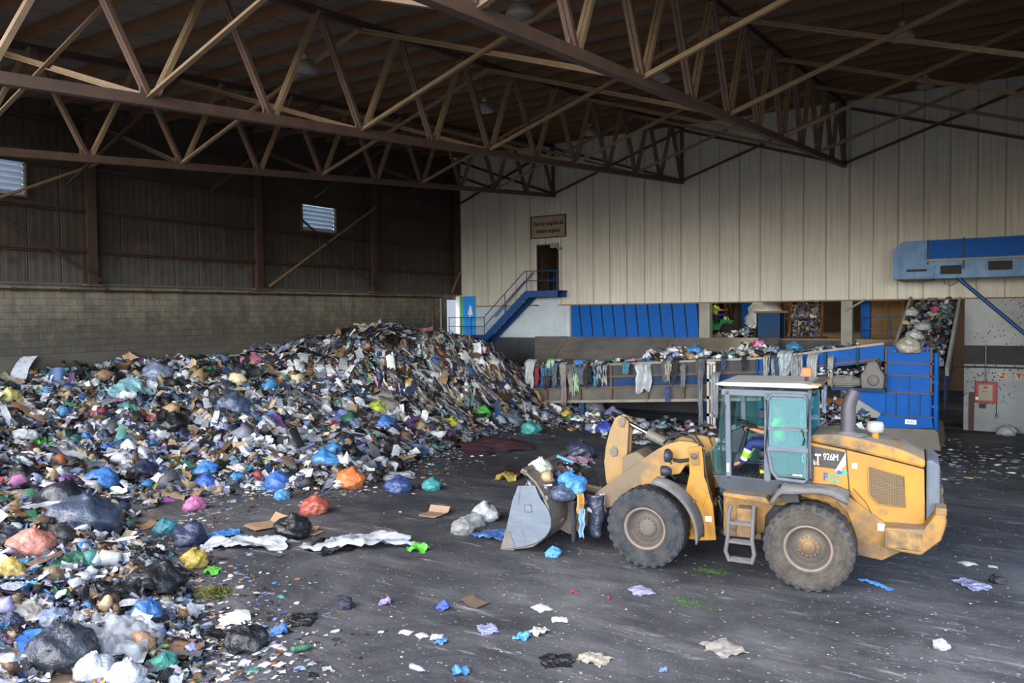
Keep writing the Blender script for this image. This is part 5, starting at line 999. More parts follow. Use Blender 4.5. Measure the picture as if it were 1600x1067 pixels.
# ------------------------------------------------------------------ the rubbish heap
rng = np.random.default_rng(7); random.seed(7)
ctl = [(-26.3, -1, 2.6), (-26.3, 3, 2.7), (-26.3, 8, 2.9), (-26.3, 11.6, 3.03), (-26.3, 15.7, 3.2), (-26.3, 21.3, 3.3), (-26.3, 25, 3.6), (-26.3, 29.2, 3.85), (-26.3, 33.3, 3.3),
       (-23.2, 27.0, 3.9), (-22.2, 28.2, 3.6), (-21.6, 25.6, 3.4), (-19.6, 28.6, 2.95), (-18.5, 30.0, 1.5), (-19.2, 33, .9), (-22, 33, 2.2), (-17.4, 31.2, .7), (-24.3, 27.4, 3.95),
       (-19.6, 25.8, 2.0), (-23.0, 22.5, 2.75), (-20.5, 22.4, 1.55), (-21.6, 18.6, 1.65), (-19, 19.6, .75), (-22.6, 15, 1.75), (-20.5, 15, .9), (-24, 12.6, 2.05), (-22.5, 11.2, 1.2), (-20.5, 11.6, .45), (-19, 11.3, .22), (-17.2, 9.6, .30),
       (-18.2, 7.4, 1.0), (-22, 8, 1.8), (-14.6, 6.9, .75), (-12.4, 5.8, .65), (-10.8, 5.0, .55), (-11.6, 3.6, .9), (-14, 3.6, 1.15), (-18, 4, 1.6), (-9.6, 4.6, .35)]
foot = [(-8.9, 6.0), (-9.9, 6.9), (-11.0, 7.5), (-13.2, 8.7), (-15.4, 9.3), (-18.0, 12.9), (-16.75, 14.3), (-15.3, 15.6), (-16.2, 19.3), (-16.7, 21.9), (-17.1, 26.8), (-16.7, 29.2), (-16.2, 30.8), (-8.6, 4.4)]
out = [(-7.4, 7.2), (-9.0, 8.8), (-12.0, 10.4), (-14.6, 11.4), (-16.4, 12.6), (-14.8, 13.4), (-13.3, 16.2), (-14.2, 20), (-14.7, 22.4), (-15.0, 27), (-14.6, 29.6), (-14.2, 31.5), (-6.6, 4.6), (-10, 18), (-10, 26), (-6, 10)]
cp = np.array([(a, b) for a, b, _ in ctl] + foot + out); ch_ = np.array([c for _, _, c in ctl] + [0.02] * len(foot) + [-.75] * len(out))
def _phi(r2): return np.where(r2 > 1e-9, r2 * np.log(np.maximum(r2, 1e-9)), 0.0)
K = _phi(((cp[:, None] - cp[None]) ** 2).sum(-1)) + np.eye(len(cp)) * .4
A = np.zeros((len(cp) + 3,) * 2); A[:-3, :-3] = K; Pm = np.c_[np.ones(len(cp)), cp]; A[:-3, -3:] = Pm; A[-3:, :-3] = Pm.T
wgt = np.linalg.solve(A, np.r_[ch_, 0, 0, 0])
_tab = rng.random((256, 256))
def vnoise(x, y, s):
    x, y = x * s, y * s; xi, yi = np.floor(x).astype(int), np.floor(y).astype(int); fx, fy = x - xi, y - yi; fx, fy = fx * fx * (3 - 2 * fx), fy * fy * (3 - 2 * fy)
    g = lambda i, j: _tab[i % 256, j % 256]
    return (g(xi, yi) * (1 - fx) + g(xi + 1, yi) * fx) * (1 - fy) + (g(xi, yi + 1) * (1 - fx) + g(xi + 1, yi + 1) * fx) * fy - .5
def heap_h(x, y):
    x, y = np.atleast_1d(np.asarray(x, float)), np.atleast_1d(np.asarray(y, float))
    q = np.stack([x, y], -1); b = _phi(((q[:, None] - cp[None]) ** 2).sum(-1)) @ wgt[:-3] + wgt[-3] + q @ wgt[-2:]
    b = b + (vnoise(x, y, .8) * .28 + vnoise(x, y, 2.1) * .20 + vnoise(x + 9, y, 5.0) * .09) * np.clip((b + .3) / .8, 0, 1)
    return np.where(b > 0, b, np.maximum(b, -.2))
def H(px, py):
    """where the line of sight through a pixel meets the heap or the floor"""
    d = ray(px, py); t = np.arange(4, 46, .06); x, y, z = CAM.x + d.x * t, CAM.y + d.y * t, CAM.z + d.z * t
    ok = np.nonzero((z <= np.maximum(heap_h(x, y), 0)) | (x < XL + .1))[0]
    i = ok[0] if len(ok) else len(t) - 1
    return Vector((x[i], y[i], max(0.0, float(heap_h(x[i], y[i])[0]))))
def hnorm(x, y):
    e = .25; dx = (np.maximum(heap_h(x + e, y), 0) - np.maximum(heap_h(x - e, y), 0)) / (2 * e); dy = (np.maximum(heap_h(x, y + e), 0) - np.maximum(heap_h(x, y - e), 0)) / (2 * e)
    n = np.stack([-dx, -dy, np.ones_like(dx)], -1); return n / np.linalg.norm(n, axis=-1, keepdims=True)

PAL = [('#bdbfc1', 15), ('#a3a6ab', 10), ('#dadcdd', 12), ('#7d8189', 10), ('#54575d', 9), ('#26272b', 14), ('#141518', 12), ('#27324a', 8), ('#3a5680', 5), ('#3a7fae', 2.4), ('#7f88b0', 3.5), ('#938fb3', 2.5), ('#6b4b7c', .9),
       ('#8a6e4f', 6), ('#a98f6d', 5), ('#5d4632', 7), ('#42342a', 6), ('#c8b896', 3), ('#437f78', 2.0), ('#33694c', 1.3), ('#7a9a3c', .45), ('#b5993f', .9), ('#b0683a', .5), ('#963a3d', .6), ('#b8749b', .7), ('#5d2c33', .7)]
PC = np.array([srgb(c) for c, _ in PAL]); PW = np.array([w_ for _, w_ in PAL]); PW = PW / PW.sum()

def patch_template(seed, nu, nv, curl):
    vs = []; fs = []
    for j in range(nv + 1):
        for i in range(nu + 1):
            u, v = i / nu - .5, j / nv - .5; p = Vector((u * 2.3, v * 2.3, seed * 3.7))
            z = noise.noise(p) * curl + abs(noise.noise(p * 2.1)) * curl * .7 - curl * .2
            e = 1 + .25 * noise.noise(Vector((u * 3, seed, v * 3)))
            vs.append((u * e + noise.noise(p + Vector((5, 0, 0))) * .12, v * e + noise.noise(p + Vector((0, 5, 0))) * .12, z))
    for j in range(nv):
        for i in range(nu): a = j * (nu + 1) + i; fs.append((a, a + 1, a + nu + 2, a + nu + 1))
    return np.array(vs), np.array(fs)
def blob_template(seed, flat):
    bm = bmesh.new(); bmesh.ops.create_icosphere(bm, subdivisions=2, radius=.5)
    vs = []
    for v in bm.verts:
        d = v.co.normalized(); r = .5 * (1 + .8 * noise.noise(d * 1.9 + Vector((seed * 5.1, 0, 0))) + .8 * (abs(noise.noise(d * 3.6 + Vector((0, seed * 3.3, 0)))) - .2))
        vs.append((d.x * r, d.y * r, d.z * r * flat))
    fs = np.array([[x.index for x in f.verts] for f in bm.faces]); fs = np.c_[fs, fs[:, 2]]; bm.free(); return np.array(vs), fs
TPL = [patch_template(k, 4, 4, .55) for k in range(10)] + [patch_template(20 + k, 6, 2, .4) for k in range(5)]
TBL = [blob_template(k, .8) for k in range(8)]

def scatter_mesh(name, pos, nrm, size, aspect, colors, tpl_pick, tpls, spin, tilt, base=None, mats=(), lift=.25, ref_dir=(0, 0, 1.0)):
    """one mesh of very many small scraps lying on a surface; base = (verts, quads, colour per face)"""
    V = []; F = []; C = []; off = 0
    if base is not None: V.append(base[0]); F.append(base[1]); C.append(base[2]); off = len(base[0])
    for k in range(len(tpls)):
        sel = np.nonzero(tpl_pick == k)[0]
        if not len(sel): continue
        tv, tf = tpls[k]; n = len(sel)
        N_ = nrm[sel]; ref = np.tile(ref_dir, (n, 1)) + rng.normal(0, .01, (n, 3)); X = np.cross(ref, N_); X /= np.linalg.norm(X, axis=1, keepdims=True) + 1e-9; Yv = np.cross(N_, X)
        a = spin[sel]; Xr = X * np.cos(a)[:, None] + Yv * np.sin(a)[:, None]; Yr = np.cross(N_, Xr)
        b = tilt[sel]; Zr = N_ * np.cos(b)[:, None] + Xr * np.sin(b)[:, None]; Xr2 = Xr * np.cos(b)[:, None] - N_ * np.sin(b)[:, None]
        s = size[sel]; asp = aspect[sel]
        w_ = tv[None, :, 0, None] * (Xr2 * s[:, None])[:, None] + tv[None, :, 1, None] * (Yr * (s * asp)[:, None])[:, None] + tv[None, :, 2, None] * (Zr * (s * np.minimum(asp, 1.2))[:, None])[:, None]
        w_ = w_ + (pos[sel] + N_ * (s * lift)[:, None])[:, None]
        V.append(w_.reshape(-1, 3)); F.append((tf[None] + (np.arange(n) * len(tv))[:, None, None]).reshape(-1, 4) + off); C.append(np.repeat(colors[sel], len(tf), 0)); off += n * len(tv)
    V = np.concatenate(V); F = np.concatenate(F); C = np.concatenate(C)
    tri = F[:, 2] == F[:, 3]
    loops = np.where(tri, 3, 4); idx = F.copy(); flat = idx[np.c_[np.ones((len(F), 3), bool), ~tri]]
    me = bpy.data.meshes.new(name); me.vertices.add(len(V)); me.vertices.foreach_set('co', V.astype(np.float32).ravel())
    me.loops.add(len(flat)); me.loops.foreach_set('vertex_index', flat.astype(np.int32)); me.polygons.add(len(F))
    st_ = np.r_[0, np.cumsum(loops)[:-1]]; me.polygons.foreach_set('loop_start', st_.astype(np.int32)); me.polygons.foreach_set('loop_total', loops.astype(np.int32))
    me.update(calc_edges=True)
    at = me.attributes.new('scrap_colour', 'FLOAT_COLOR', 'FACE'); at.data.foreach_set('color', np.c_[C, np.ones(len(C))].astype(np.float32).ravel())
    for m in mats: me.materials.append(m)
    o = bpy.data.objects.new(name, me); COL.objects.link(o); return o
def scrap_mat():
    m = bpy.data.materials.new('mixed_waste'); m.use_nodes = True; N, L = m.node_tree.nodes, m.node_tree.links; b = N['Principled BSDF']
    at = N.new('ShaderNodeAttribute'); at.attribute_name = 'scrap_colour'; b.inputs['Roughness'].default_value = .42; b.inputs['Specular IOR Level'].default_value = .45
    ge = N.new('ShaderNodeNewGeometry'); nz = N.new('ShaderNodeTexNoise'); nz.inputs['Scale'].default_value = 9; nz.inputs['Detail'].default_value = 5; L.new(ge.outputs['Position'], nz.inputs['Vector'])
    r = N.new('ShaderNodeMapRange'); r.inputs[1].default_value = .45; r.inputs[2].default_value = .75; r.inputs[4].default_value = .45; L.new(nz.outputs[0], r.inputs[0])
    mx = N.new('ShaderNodeMix'); mx.data_type = 'RGBA'; L.new(r.outputs[0], mx.inputs[0]); L.new(at.outputs['Color'], mx.inputs[6]); mx.inputs[7].default_value = (*srgb('#4b4238'), 1); L.new(mx.outputs[2], b.inputs['Base Color'])
    n2 = N.new('ShaderNodeTexNoise'); n2.inputs['Scale'].default_value = 26; n2.inputs['Detail'].default_value = 3; L.new(ge.outputs['Position'], n2.inputs['Vector']); bp = N.new('ShaderNodeBump'); bp.inputs['Strength'].default_value = .6; bp.inputs['Distance'].default_value = .03
    L.new(n2.outputs[0], bp.inputs['Height']); L.new(bp.outputs[0], b.inputs['Normal']); return m
m_scrap = scrap_mat()

def pick_colors(n, dark=None):
    c = PC[rng.choice(len(PC), n, p=PW)] * rng.uniform(.75, 1.15, (n, 1))
    return np.clip(c, 0, .9)
# base surface
gx, gy = np.arange(XL + .13, -6.5, .22), np.arange(-2, 34.6, .22); GX, GY = np.meshgrid(gx, gy); hz = heap_h(GX.ravel(), GY.ravel()).reshape(GX.shape)
BV = np.stack([GX, GY, hz - .04], -1).reshape(-1, 3); nxn, nyn = len(gx), len(gy)
ii = (np.arange(nyn - 1)[:, None] * nxn + np.arange(nxn - 1)[None]).ravel(); BF = np.stack([ii, ii + 1, ii + nxn + 1, ii + nxn], -1)
keep = (BV[BF][:, :, 2].max(1) > -.03); BF = BF[keep]
BC = np.tile(np.array(srgb('#3a332c')), (len(BF), 1)) * rng.uniform(.6, 1.4, (len(BF), 1))
# scraps: density follows the heap; more and smaller ones near the foot
def sample(n):
    x = rng.uniform(XL + .25, -7.5, n); y = rng.uniform(0, 34.5, n); h = heap_h(x, y)
    frame = (y * .842 - x * .538 > 5) & ((x * .843 + y * .538) / (y * .842 - x * .538) > -.74)
    k = (h > .015) & frame; return x[k], y[k], h[k]
x, y, h = sample(430000)
for it in LIST:                                   # loose scraps lie round the pieces one can point to, not over them
    q = H(it[1], it[2] + it[3] * .22)
    if q.z > .05:
        rad = it[3] * (q - CAM).dot(cF) / FPX * .42; k = np.hypot(x - q.x, y - q.y) > rad; x, y, h = x[k], y[k], h[k]
n = len(x); nr = hnorm(x, y)
dist = np.hypot(x, y); size = np.exp(rng.normal(math.log(.115), .52, n)); size = np.clip(size, .04, .55) * np.clip(dist / 20, .62, 1.15)
strip_ = rng.random(n) < np.where((y > 20) & (x < -17), .42, .18)
aspect = np.where(strip_, rng.uniform(.18, .4, n), rng.uniform(.6, 1.1, n)); size = np.where(strip_, size * 1.9, size)
pick = np.where(strip_, rng.integers(10, 15, n), rng.integers(0, 10, n)); bl = (~strip_) & (rng.random(n) < .20); pick = np.where(bl, rng.integers(15, 23, n), pick)
spin = np.where(strip_, PI / 2 + rng.normal(0, .45, n), rng.uniform(0, 2 * PI, n)); tilt = rng.normal(0, .75, n) * np.where(strip_, .4, 1)
cols = pick_colors(n)
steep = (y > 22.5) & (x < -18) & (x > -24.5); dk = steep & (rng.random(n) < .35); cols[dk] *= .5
stk = steep & (rng.random(n) < .30); pick[stk] = rng.integers(10, 15, stk.sum()); size[stk] = rng.uniform(.35, .95, stk.sum()); aspect[stk] = rng.uniform(.06, .16, stk.sum()); spin[stk] = PI / 2 + rng.normal(0, .28, stk.sum()); tilt[stk] = rng.normal(0, .12, stk.sum())
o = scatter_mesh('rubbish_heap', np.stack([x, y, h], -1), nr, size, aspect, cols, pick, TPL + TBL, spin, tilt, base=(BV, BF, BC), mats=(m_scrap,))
tag(o, 'great heap of mixed household waste sloping down from the block wall', 'rubbish heap', kind='stuff')

# flat litter along the heap foot, under the trough and over the floor
def litter(name, label, n, gen, smin, smax, colfn=None, flat=.3, spins=None, asp=(.35, 1)):
    x, y = gen(n); n = len(x); h = np.maximum(heap_h(x, y), 0); s = np.exp(rng.uniform(math.log(smin), math.log(smax), n))
    c = pick_colors(n) if colfn is None else colfn(n)
    nrm = np.tile([0, 0, 1.0], (n, 1)); T = [(v * np.array([1, 1, flat]), f) for v, f in TPL[:10]] + [(v * np.array([1, 1, .5]), f) for v, f in TBL[:4]]
    o = scatter_mesh(name, np.stack([x, y, h + .002], -1), nrm, s, rng.uniform(*asp, n), c, rng.integers(0, len(T), n), T, rng.uniform(0, 6.3, n) if spins is None else rng.normal(0, spins, n), rng.normal(0, .06, n), mats=(m_scrap,), lift=.05, ref_dir=(0, 1.0, 0))
    return tag(o, label, 'litter', kind='stuff')
fp = np.array(foot[:13])
def gen_foot(n):
    t = rng.uniform(0, len(fp) - 1, n); i = t.astype(int); f = (t - i)[:, None]; p = fp[i] * (1 - f) + fp[np.minimum(i + 1, len(fp) - 1)] * f
    d = np.abs(rng.normal(0, 1.0, n)); a = rng.normal(.35, .6, n); return p[:, 0] + d * np.cos(a) * 1.1, p[:, 1] + d * np.sin(a)
litter('fallen_litter', 'small scraps strewn on the floor along the foot of the heap', 4000, gen_foot, .025, .16)
def gen_under(n):
    x = rng.uniform(-16.5, -7.6, n); y = 30.2 - (x + 16.5) * .30 + rng.normal(0, .75, n); k = (y < 32.0); return x[k], y[k]
def under(n):
    x, y = gen_under(n); n = len(x); s = np.clip(np.exp(rng.normal(math.log(.22), .45, n)), .08, .55); c = pick_colors(n); hh = np.abs(rng.normal(0, .13, n)) * np.clip(1.4 - np.abs(y - (30.2 - (x + 16.5) * .30)), .1, 1)
    pk = rng.integers(0, 23, n); o = scatter_mesh('spilled_waste', np.stack([x, y, hh], -1), np.tile([0, 0, 1.0], (n, 1)), s, rng.uniform(.5, 1, n), c, pk, TPL + TBL, rng.uniform(0, 6.3, n), rng.normal(0, .5, n), mats=(m_scrap,), lift=.2); return o
tag(under(3600), 'low bank of spilled waste on the floor in front of the feed trough', 'spilled waste', kind='stuff')
def gen_floor(n):
    px = rng.uniform(230, 1600, n); py = 690 + 377 * rng.random(n) ** 1.25; g = np.array([tuple(G(a, b))[:2] for a, b in zip(px, py)]); k = heap_h(g[:, 0], g[:, 1]) < 0; return g[k, 0], g[k, 1]
def cf(n):
    c = np.array([srgb(v) for v in ('#9a9a98', '#6d6d6c', '#c9c9c6', '#55524c', '#7a6a55', '#8f9fb5', '#5a7fb0')]); return c[rng.choice(7, n, p=[.28, .26, .16, .12, .1, .05, .03])] * rng.uniform(.7, 1.0, (n, 1))
litter('floor_litter', 'countless tiny flecks of paper and plastic trodden into the dark floor', 9000, gen_floor, .008, .05, cf, .2, .35, (.12, .7))
def gen_right(n):
    g = np.array([tuple(G(a, b))[:2] for a, b in zip(rng.uniform(1466, 1600, n), rng.normal(725, 16, n))]); g = g[g[:, 1] < YB - .6]; return g[:, 0], g[:, 1]
litter('scattered_litter', 'band of scraps on the floor between the blue hopper and the pitted wall', 260, gen_right, .04, .26)
# waste on the trough, the inclined belt and the hall floor
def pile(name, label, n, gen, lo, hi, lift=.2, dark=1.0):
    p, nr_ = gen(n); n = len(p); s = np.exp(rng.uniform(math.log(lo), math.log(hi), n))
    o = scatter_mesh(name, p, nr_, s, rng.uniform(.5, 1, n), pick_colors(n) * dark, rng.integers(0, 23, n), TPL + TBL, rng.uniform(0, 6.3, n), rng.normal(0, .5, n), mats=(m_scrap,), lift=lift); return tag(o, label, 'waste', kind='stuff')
def g_trough(n):
    x = rng.uniform(-18.4, -4.6, n); y = rng.uniform(TY + .1, 32.2, n)
    bump = .62 * np.exp(-((x + 11.6) / 1.4) ** 2) + .6 * np.exp(-((x + 8.3) / 1.0) ** 2) + .15 * np.exp(-((x + 17) / 1.5) ** 2) - .14
    z = np.array([tz(v) for v in x]) + np.minimum(bump, .6) * np.clip(1.2 - np.abs(y - 31.1), .3, 1) - rng.random(n) * .2; return np.stack([x, y, z], -1), np.tile([0, 0, 1.0], (n, 1))
pile('trough_waste', 'mixed waste heaped inside the long feed trough', 2600, g_trough, .1, .5)
def g_belt(n):
    u, v = rng.random(n), rng.random(n); p = np.array([-3.1, 31.1, 2.85]) + np.outer(u, [.25, 5.2, 2.5]) + np.outer(v, [1.2, 0, -.05]); p[:, 2] += rng.random(n) * .22; return p, np.tile([0, -.51, .86], (n, 1))
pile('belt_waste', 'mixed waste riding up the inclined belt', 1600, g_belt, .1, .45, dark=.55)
def g_hall(n):
    x = rng.normal(-10.3, .8, n); y = rng.normal(37.6, .7, n); z = HF + .55 * np.exp(-((x + 9.9) / .9) ** 2) * rng.random(n); k = y > 36.0; return np.stack([x, y, z], -1)[k], np.tile([0, 0, 1.0], (k.sum(), 1))
pile('hall_waste', 'small mound of waste on the hall floor left of the dark blue bin', 500, g_hall, .1, .35)
def g_feed(n):
    u, v = rng.random(n), rng.random(n); p = np.array([-8.1, 36.3, HF - .1]) + np.outer(u, [-.35, 3.3, 4.9]) + np.outer(v, [1.1, 0, 0]); p[:, 2] += rng.random(n) * .25; return p, np.tile([0, -.8, .6], (n, 1))
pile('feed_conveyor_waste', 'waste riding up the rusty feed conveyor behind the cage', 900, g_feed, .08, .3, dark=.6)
def g_motor(n):
    x = rng.uniform(-5.6, -3.6, n); y = rng.uniform(TY - .3, TY - .08, n); z = 2.5 + .45 * np.clip((x + 4.6), 0, 1) * rng.random(n) + .1 * rng.random(n); return np.stack([x, y, z], -1), np.tile([0, -.3, .95], (n, 1))
pile('ledge_waste', 'scraps caught on the ledge above the drive motor', 260, g_motor, .06, .2)
def g_behind(n):
    x = rng.uniform(-6.4, -4.2, n); y = rng.uniform(TY - .6, 31.8, n); z = np.abs(rng.normal(0, .35, n)) + .05 + .8 * rng.random(n) * ((x < -4.9) & (y > TY + .1)); return np.stack([x, y, z], -1), np.tile([0, -.5, .86], (n, 1))
pile('hopper_spill', 'bank of waste under the trough beside the blue hopper', 900, g_behind, .1, .4)
tag(MB().bb((-5.9, TY + .9, .4), (-4.8, TY + 1.2, 1.5)).build('support_block', mat('rusty_orange', '#7a4f22', .7)), 'rusty block under the trough left of the blue hopper', 'support')
# ------------------------------------------------------------------ single pieces of waste one can point to
def bag_proto(seed, neck=True, sub=4):
    bm = bmesh.new(); bmesh.ops.create_icosphere(bm, subdivisions=sub, radius=1); s = Vector((seed * 4.7, seed * 2.3, 0))
    for v in bm.verts:
        d = v.co.normalized(); r = 1 + .30 * noise.noise(d * 1.3 + s) + .12 * noise.noise(d * 2.7 + s)
        r += .10 * (1 - 2 * abs(noise.noise(d * 3.1 + s * 1.7))) + .05 * (1 - 2 * abs(noise.noise(d * 7.3 + s))) + .025 * (1 - 2 * abs(noise.noise(d * 15 + s)))
        q = d * r * .5; q.z *= .72
        if q.z < -.22: q.z = -.22 + (q.z + .22) * .3
        if neck and d.z > .80:                        # gathered folds run up to the tie
            t = (d.z - .80) / .20; a = math.atan2(d.y, d.x); q.x *= 1 - .45 * t; q.y *= 1 - .45 * t; q *= 1 + .05 * math.sin(a * 9) * t; q.z += .10 * t * t
        v.co = q
    me = bpy.data.meshes.new('bag'); bm.to_mesh(me); bm.free(); me.polygons.foreach_set('use_smooth', [True] * len(me.polygons)); me.materials.append(None); return me
def knot_proto(seed):
    mb = MB(); n = 14
    for j in range(3):
        a = seed + j * 2.1; mb.grid(lambda u, v: ((.02 + .10 * u) * math.cos(a + (v - .5) * (.6 + u)) , (.02 + .10 * u) * math.sin(a + (v - .5) * (.6 + u)), .40 + .10 * u + .02 * math.sin(v * 9)), 4, 6)
    mb.lathe([(.07, .34), (.035, .39), (.05, .43), (.0, .44)], (0, 0, 0), 'z', 10)
    me = bpy.data.meshes.new('knot'); me.from_pydata(mb.v, [], mb.f); me.polygons.foreach_set('use_smooth', [True] * len(me.polygons)); me.materials.append(None); return me
def film_proto(seed, nu=26, nv=18, amp=.22, flat=1.0):
    vs = []; s = Vector((seed * 3.1, seed * 1.7, seed))
    for j in range(nv + 1):
        for i in range(nu + 1):
            u, v = i / nu - .5, j / nv - .5; p = Vector((u * 2.6, v * 2.2, 0)) + s
            z = amp * (noise.noise(p) + .55 * (1 - 2 * abs(noise.noise(p * 2.3))) + .25 * (1 - 2 * abs(noise.noise(p * 5.1)))) * flat
            e = .22; x = u * (1 + e * noise.noise(Vector((v * 4, seed, 0)))) + .10 * noise.noise(p * 1.9 + s); y = v * (1 + e * noise.noise(Vector((seed, u * 4, 0)))) + .10 * noise.noise(p * 1.9 - s)
            rr = math.hypot(u, v) * 2; z -= .10 * rr * rr
            vs.append((x, y * .85, max(z + .1, 0)))
    fs = [(j * (nu + 1) + i, j * (nu + 1) + i + 1, (j + 1) * (nu + 1) + i + 1, (j + 1) * (nu + 1) + i) for j in range(nv) for i in range(nu)]
    me = bpy.data.meshes.new('film'); me.from_pydata(vs, [], fs); me.polygons.foreach_set('use_smooth', [True] * len(fs)); me.materials.append(None); return me
def card_proto(seed):
    rnd = random.Random(seed); mb = MB(); a = [rnd.uniform(-.5, .9) for _ in range(4)]
    pts = [(-.5, .0), (-.2, .0)]; ang = 0.0; prof = [(-.5, .1 + .25 * abs(a[0]))]; x, z = -.5, prof[0][1]
    for k, L in enumerate((.26, .34, .3, .14)): ang = (-.6, .05, .35, -.5)[k] * (.6 + a[k]); x += L * math.cos(ang); z += L * math.sin(ang); prof.append((x, z))
    mz = min(p[1] for p in prof); prof = [(p[0], p[1] - mz + .01) for p in prof]
    for (p, q) in zip(prof[:-1], prof[1:]):
        w0, w1 = rnd.uniform(.30, .42), rnd.uniform(.30, .42); t = .012
        mb.add([(p[0], -w0, p[1]), (q[0], -w1, q[1]), (q[0], w1, q[1]), (p[0], w0, p[1]), (p[0], -w0, p[1] + t), (q[0], -w1, q[1] + t), (q[0], w1, q[1] + t), (p[0], w0, p[1] + t)], [(0, 3, 2, 1), (4, 5, 6, 7), (0, 1, 5, 4), (1, 2, 6, 5), (2, 3, 7, 6), (3, 0, 4, 7)])
    p, q = prof[1], prof[2]; mb.add([(p[0], .36, p[1]), (q[0], .38, q[1]), (q[0] - .02, .58, q[1] + .12), (p[0] + .04, .56, p[1] + .14)], [(0, 1, 2, 3)])
    me = bpy.data.meshes.new('card'); me.from_pydata(mb.v, [], mb.f); me.materials.append(None); return me
def paper_proto(seed):
    me = film_proto(seed, 6, 5, .10, .6); return me
def bottle_proto():
    mb = MB().lathe([(0, -.5), (.12, -.5), (.14, -.47), (.14, -.2), (.125, -.15), (.14, -.1), (.14, .12), (.10, .26), (.045, .36), (.045, .46)], (0, 0, .14), 'x', 18)
    me = bpy.data.meshes.new('bottle'); me.from_pydata(mb.v, [], mb.f); me.polygons.foreach_set('use_smooth', [True] * len(mb.f)); me.materials.append(None); return me
def cap_proto():
    mb = MB().lathe([(.055, .42), (.055, .5), (0, .5)], (0, 0, .14), 'x', 14); me = bpy.data.meshes.new('cap'); me.from_pydata(mb.v, [], mb.f); me.materials.append(None); return me
def tray_proto():
    mb = MB()
    for i in range(7):
        for j in range(3):
            c = (-.42 + .14 * i, -.16 + .16 * j, .02); mb.lathe([(.02, .0), (.05, .01), (.068, .06), (.072, .09)], c, 'z', 10)
    mb.bb((-.5, -.25, .10), (.5, .25, .112)); me = bpy.data.meshes.new('tray'); me.from_pydata(mb.v, [], mb.f); me.materials.append(None); return me
def cup_proto():
    mb = MB().lathe([(0, -.35), (.25, -.35), (.34, .35), (.36, .37), (.34, .38), (.32, .34), (.24, -.33), (0, -.33)], (0, 0, .3), 'x', 24); me = bpy.data.meshes.new('cup'); me.from_pydata(mb.v, [], mb.f); me.polygons.foreach_set('use_smooth', [True] * len(mb.f)); me.materials.append(None); return me
PROTO = {'bag': [bag_proto(k) for k in range(7)], 'knot': [knot_proto(k) for k in range(3)], 'film': [film_proto(k) for k in range(7)], 'rag': [film_proto(20 + k, 30, 10, .16) for k in range(5)], 'card': [card_proto(k) for k in range(5)],
         'paper': [paper_proto(40 + k) for k in range(5)], 'wrap': [film_proto(60 + k, 12, 8, .3) for k in range(4)], 'bottle': [bottle_proto()], 'cap': [cap_proto()], 'tray': [tray_proto()], 'cup': [cup_proto()]}
NAMES = {'bag': ('plastic_bag', 'plastic bag'), 'film': ('plastic_film', 'plastic film'), 'rag': ('cloth_rag', 'cloth'), 'card': ('cardboard_sheet', 'cardboard'), 'paper': ('paper_scrap', 'paper'), 'wrap': ('plastic_wrapper', 'wrapper'), 'bottle': ('plastic_bottle', 'bottle'), 'tray': ('egg_tray', 'tray'), 'cup': ('food_tub', 'tub')}
IM = {}
def imat(col, kind):
    """plastic, film, cloth or card in one colour, with fine creases"""
    key = (col, kind)
    if key in IM: return IM[key]
    soft = kind in ('rag', 'card', 'paper', 'tray', 'cup')
    c = srgb(col); lum = sum(c) / 3; c = tuple((v * .86 + lum * .14) * (.92 if lum < .4 else .78) for v in c)
    m = mat('waste_%s_%s' % (kind, col.lstrip('#')), c, .75 if soft else .3, dirt=tuple(v * .5 + .02 for v in c), dscale=5, damt=.7, bump=.25 if soft else .9, bscale=12 if kind != 'card' else 30, spec=.3 if soft else .55)
    if kind == 'clear':
        N, L = m.node_tree.nodes, m.node_tree.links; t = N.new('ShaderNodeBsdfTransparent'); mx = N.new('ShaderNodeMixShader'); mx.inputs[0].default_value = .55
        b = N['Principled BSDF']; L.new(t.outputs[0], mx.inputs[1]); L.new(b.outputs[0], mx.inputs[2]); L.new(mx.outputs[0], N['Material Output'].inputs[0])
    IM[key] = m; return m
def put(kind, P0, width, col, label, ry=1.0, group=None, yaw_=None, lie=.6, clear=False, zs=1.0, col2=None, sink=.12):
    me = random.choice(PROTO[kind]); nm, cat = NAMES[kind]
    o = bpy.data.objects.new(nm, me); COL.objects.link(o); o.material_slots[0].link = 'OBJECT'; o.material_slots[0].material = imat(col, 'clear' if clear else kind)
    n = Vector(hnorm(np.array([P0.x]), np.array([P0.y]))[0]) if P0.z > .03 else Vector((0, 0, 1)); n = Vector((0, 0, 1)).lerp(n, lie).normalized()
    q = Vector((0, 0, 1)).rotation_difference(n); ya = random.uniform(0, 6.28) if yaw_ is None else yaw_
    o.rotation_mode = 'QUATERNION'; o.rotation_quaternion = q @ Euler((0, 0, ya)).to_quaternion()
    o.scale = (width, width * ry, width * zs); low = .20 if kind == 'bag' else 0.0
    o.location = P0 + n * (width * (low * zs - (sink if P0.z > .03 else .0)) + .004)
    ORIG[o.name] = Vector(o.location)
    if kind == 'bag' and (width > .38):
        k = bpy.data.objects.new('knot', random.choice(PROTO['knot'])); COL.objects.link(k); k.material_slots[0].link = 'OBJECT'; k.material_slots[0].material = imat(col, kind); k.parent = o
    if kind == 'bottle':
        k = bpy.data.objects.new('cap', PROTO['cap'][0]); COL.objects.link(k); k.material_slots[0].link = 'OBJECT'; k.material_slots[0].material = imat(col2 or '#e0e4e6', kind); k.parent = o
    return tag(o, label, cat, group)
def put_px(kind, px, py, wpx, col, label, **k):
    P0 = H(px, py + wpx * .22); dep = (P0 - CAM).dot(cF)
    if kind in ('film', 'rag') and P0.z < .05: k.setdefault('zs', .45)
    k.setdefault('sink', .02)
    return put(kind, P0, wpx * dep / FPX, col, label, **k)
